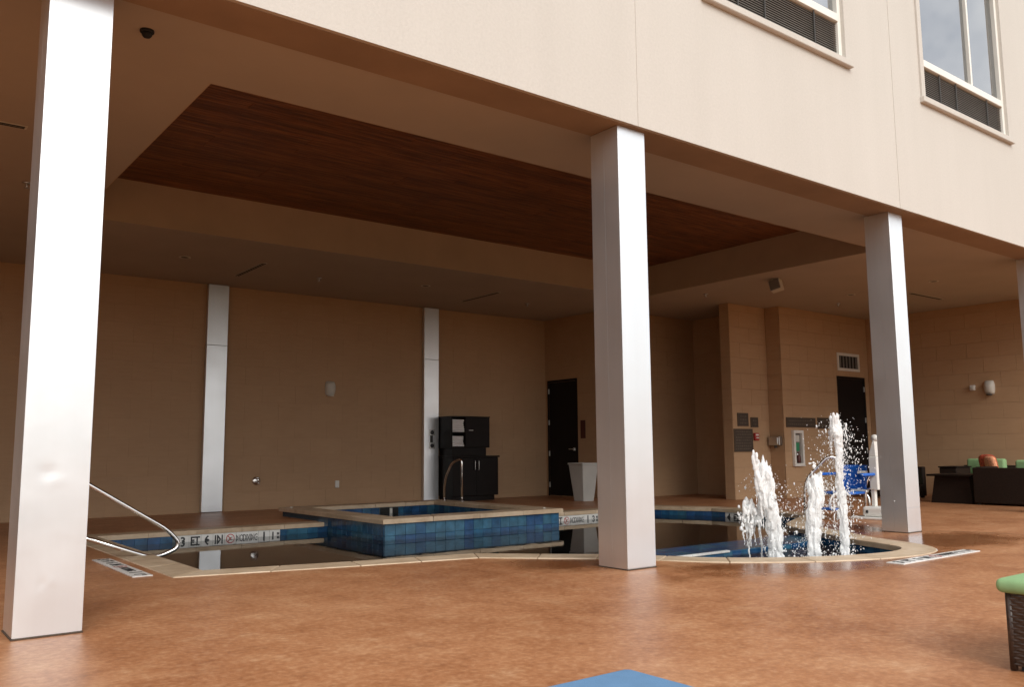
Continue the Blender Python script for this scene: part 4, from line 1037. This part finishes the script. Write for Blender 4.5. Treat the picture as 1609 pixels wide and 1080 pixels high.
def head1(rnd):
    s_ = []
    for k in range(6): s_ += strand(rnd, 6.99+rnd.gauss(0, .018), 5.2+rnd.gauss(0, .02), .62, .86+rnd.uniform(0, .10), .022, .013, .006, (-.05, 0))
    for k in range(6): s_ += strand(rnd, 7.06+rnd.gauss(0, .03), 5.2+rnd.gauss(0, .03), .45, .76+rnd.uniform(0, .10), .022, .014, .006, (-.02, 0))
    for k in range(7): s_ += strand(rnd, 7.01+rnd.gauss(0, .035), 5.2+rnd.gauss(0, .03), .30+rnd.uniform(-.1, .2), .7, .006, .012, .006)
    return s_
def sheet1(rnd):
    s_ = []
    for k in range(13):
        x0 = 7.17-k*.021+rnd.uniform(-.01, .01); zt = .47-abs(k-9)*.012+rnd.uniform(-.06, .06); zb = rnd.choice([-.12, .06, .14, .20, .24, .28])
        s_ += strand(rnd, x0, 5.36+rnd.uniform(-.05, .05), zb, zt, .006, .017, .011, (.02, 0))
    for k in range(95): s_.append((Vector((7.02+rnd.gauss(0, .075), 5.36+rnd.gauss(0, .05), rnd.uniform(.20, .44))), rnd.uniform(.008, .02), 1.5))
    return s_
jet('leftmost fountain jet, leaning, with a falling sheet of water', [(7.20, 5.2, ZW-.02), (7.19, 5.2, .2), (7.14, 5.2, .5), (7.07, 5.21, .80)], lambda f: .068-.008*f, lambda f: .05+.05*f, 1100, 3, head1, sheet1)
def head2(rnd):
    s_ = []
    for k in range(9): s_ += strand(rnd, 7.62+rnd.gauss(0, .035), 5.0+rnd.gauss(0, .03), .45, .66+rnd.uniform(0, .09), .018, .012, .006, (.01, 0))
    for k in range(8): s_ += strand(rnd, 7.66+rnd.gauss(0, .05), 5.0+rnd.gauss(0, .05), .05+rnd.uniform(0, .3), .6, .004, .009, .006)
    for k in range(9): s_.append((Vector((7.585+rnd.gauss(0, .024), 5.0, .845+rnd.gauss(0, .018))), .013, 1.1))
    return s_
jet('shortest, middle fountain jet', [(7.52, 5.0, ZW-.02), (7.54, 5.0, .15), (7.58, 5.0, .45), (7.62, 5.0, .66)], lambda f: .058+.010*f, lambda f: .10+.08*f, 1700, 11, head2)
def head3(rnd):
    s_ = []
    for k in range(7): s_ += strand(rnd, 7.83+rnd.gauss(0, .026), 4.9+rnd.gauss(0, .03), 1.12, 1.26+rnd.uniform(0, .09), .013, .014, .005)
    for k in range(14): s_ += strand(rnd, 7.87+rnd.gauss(0, .042), 4.9+rnd.gauss(0, .04), .92+rnd.uniform(0, .15), 1.15+rnd.uniform(0, .12), .006, .011, .006)
    for k in range(3): s_ += strand(rnd, 7.91+rnd.gauss(0, .02), 4.9, .98, 1.16, .007, .010, .004, (.05, 0))
    return s_
jet('tallest, rightmost fountain jet bursting into spray at the top', [(7.91, 4.9, ZW-.02), (7.91, 4.9, .2), (7.90, 4.9, .5), (7.88, 4.9, .8), (7.89, 4.9, 1.0), (7.86, 4.9, 1.25)],
    lambda f: .050-.020*f, lambda f: .05+.10*f, 2300, 23, head3)
# churned water of the basin, inside the ledge
b2 = BM()
ring = [p for p in [Vector((q.x, q.y)) for q in curve] if p.y < 6.0]
cxm = sum((p for p in ring), Vector((0, 0)))/len(ring)
poly = [p+(p-cxm).normalized()*.012 for p in ring]
water_sheet(poly, ZW+.012)
bmesh.ops.subdivide_edges(bm, edges=bm.edges[:], cuts=3, use_grid_fill=True)
bw = props(obj('basin_water', bm, 'churn'), kind='structure')
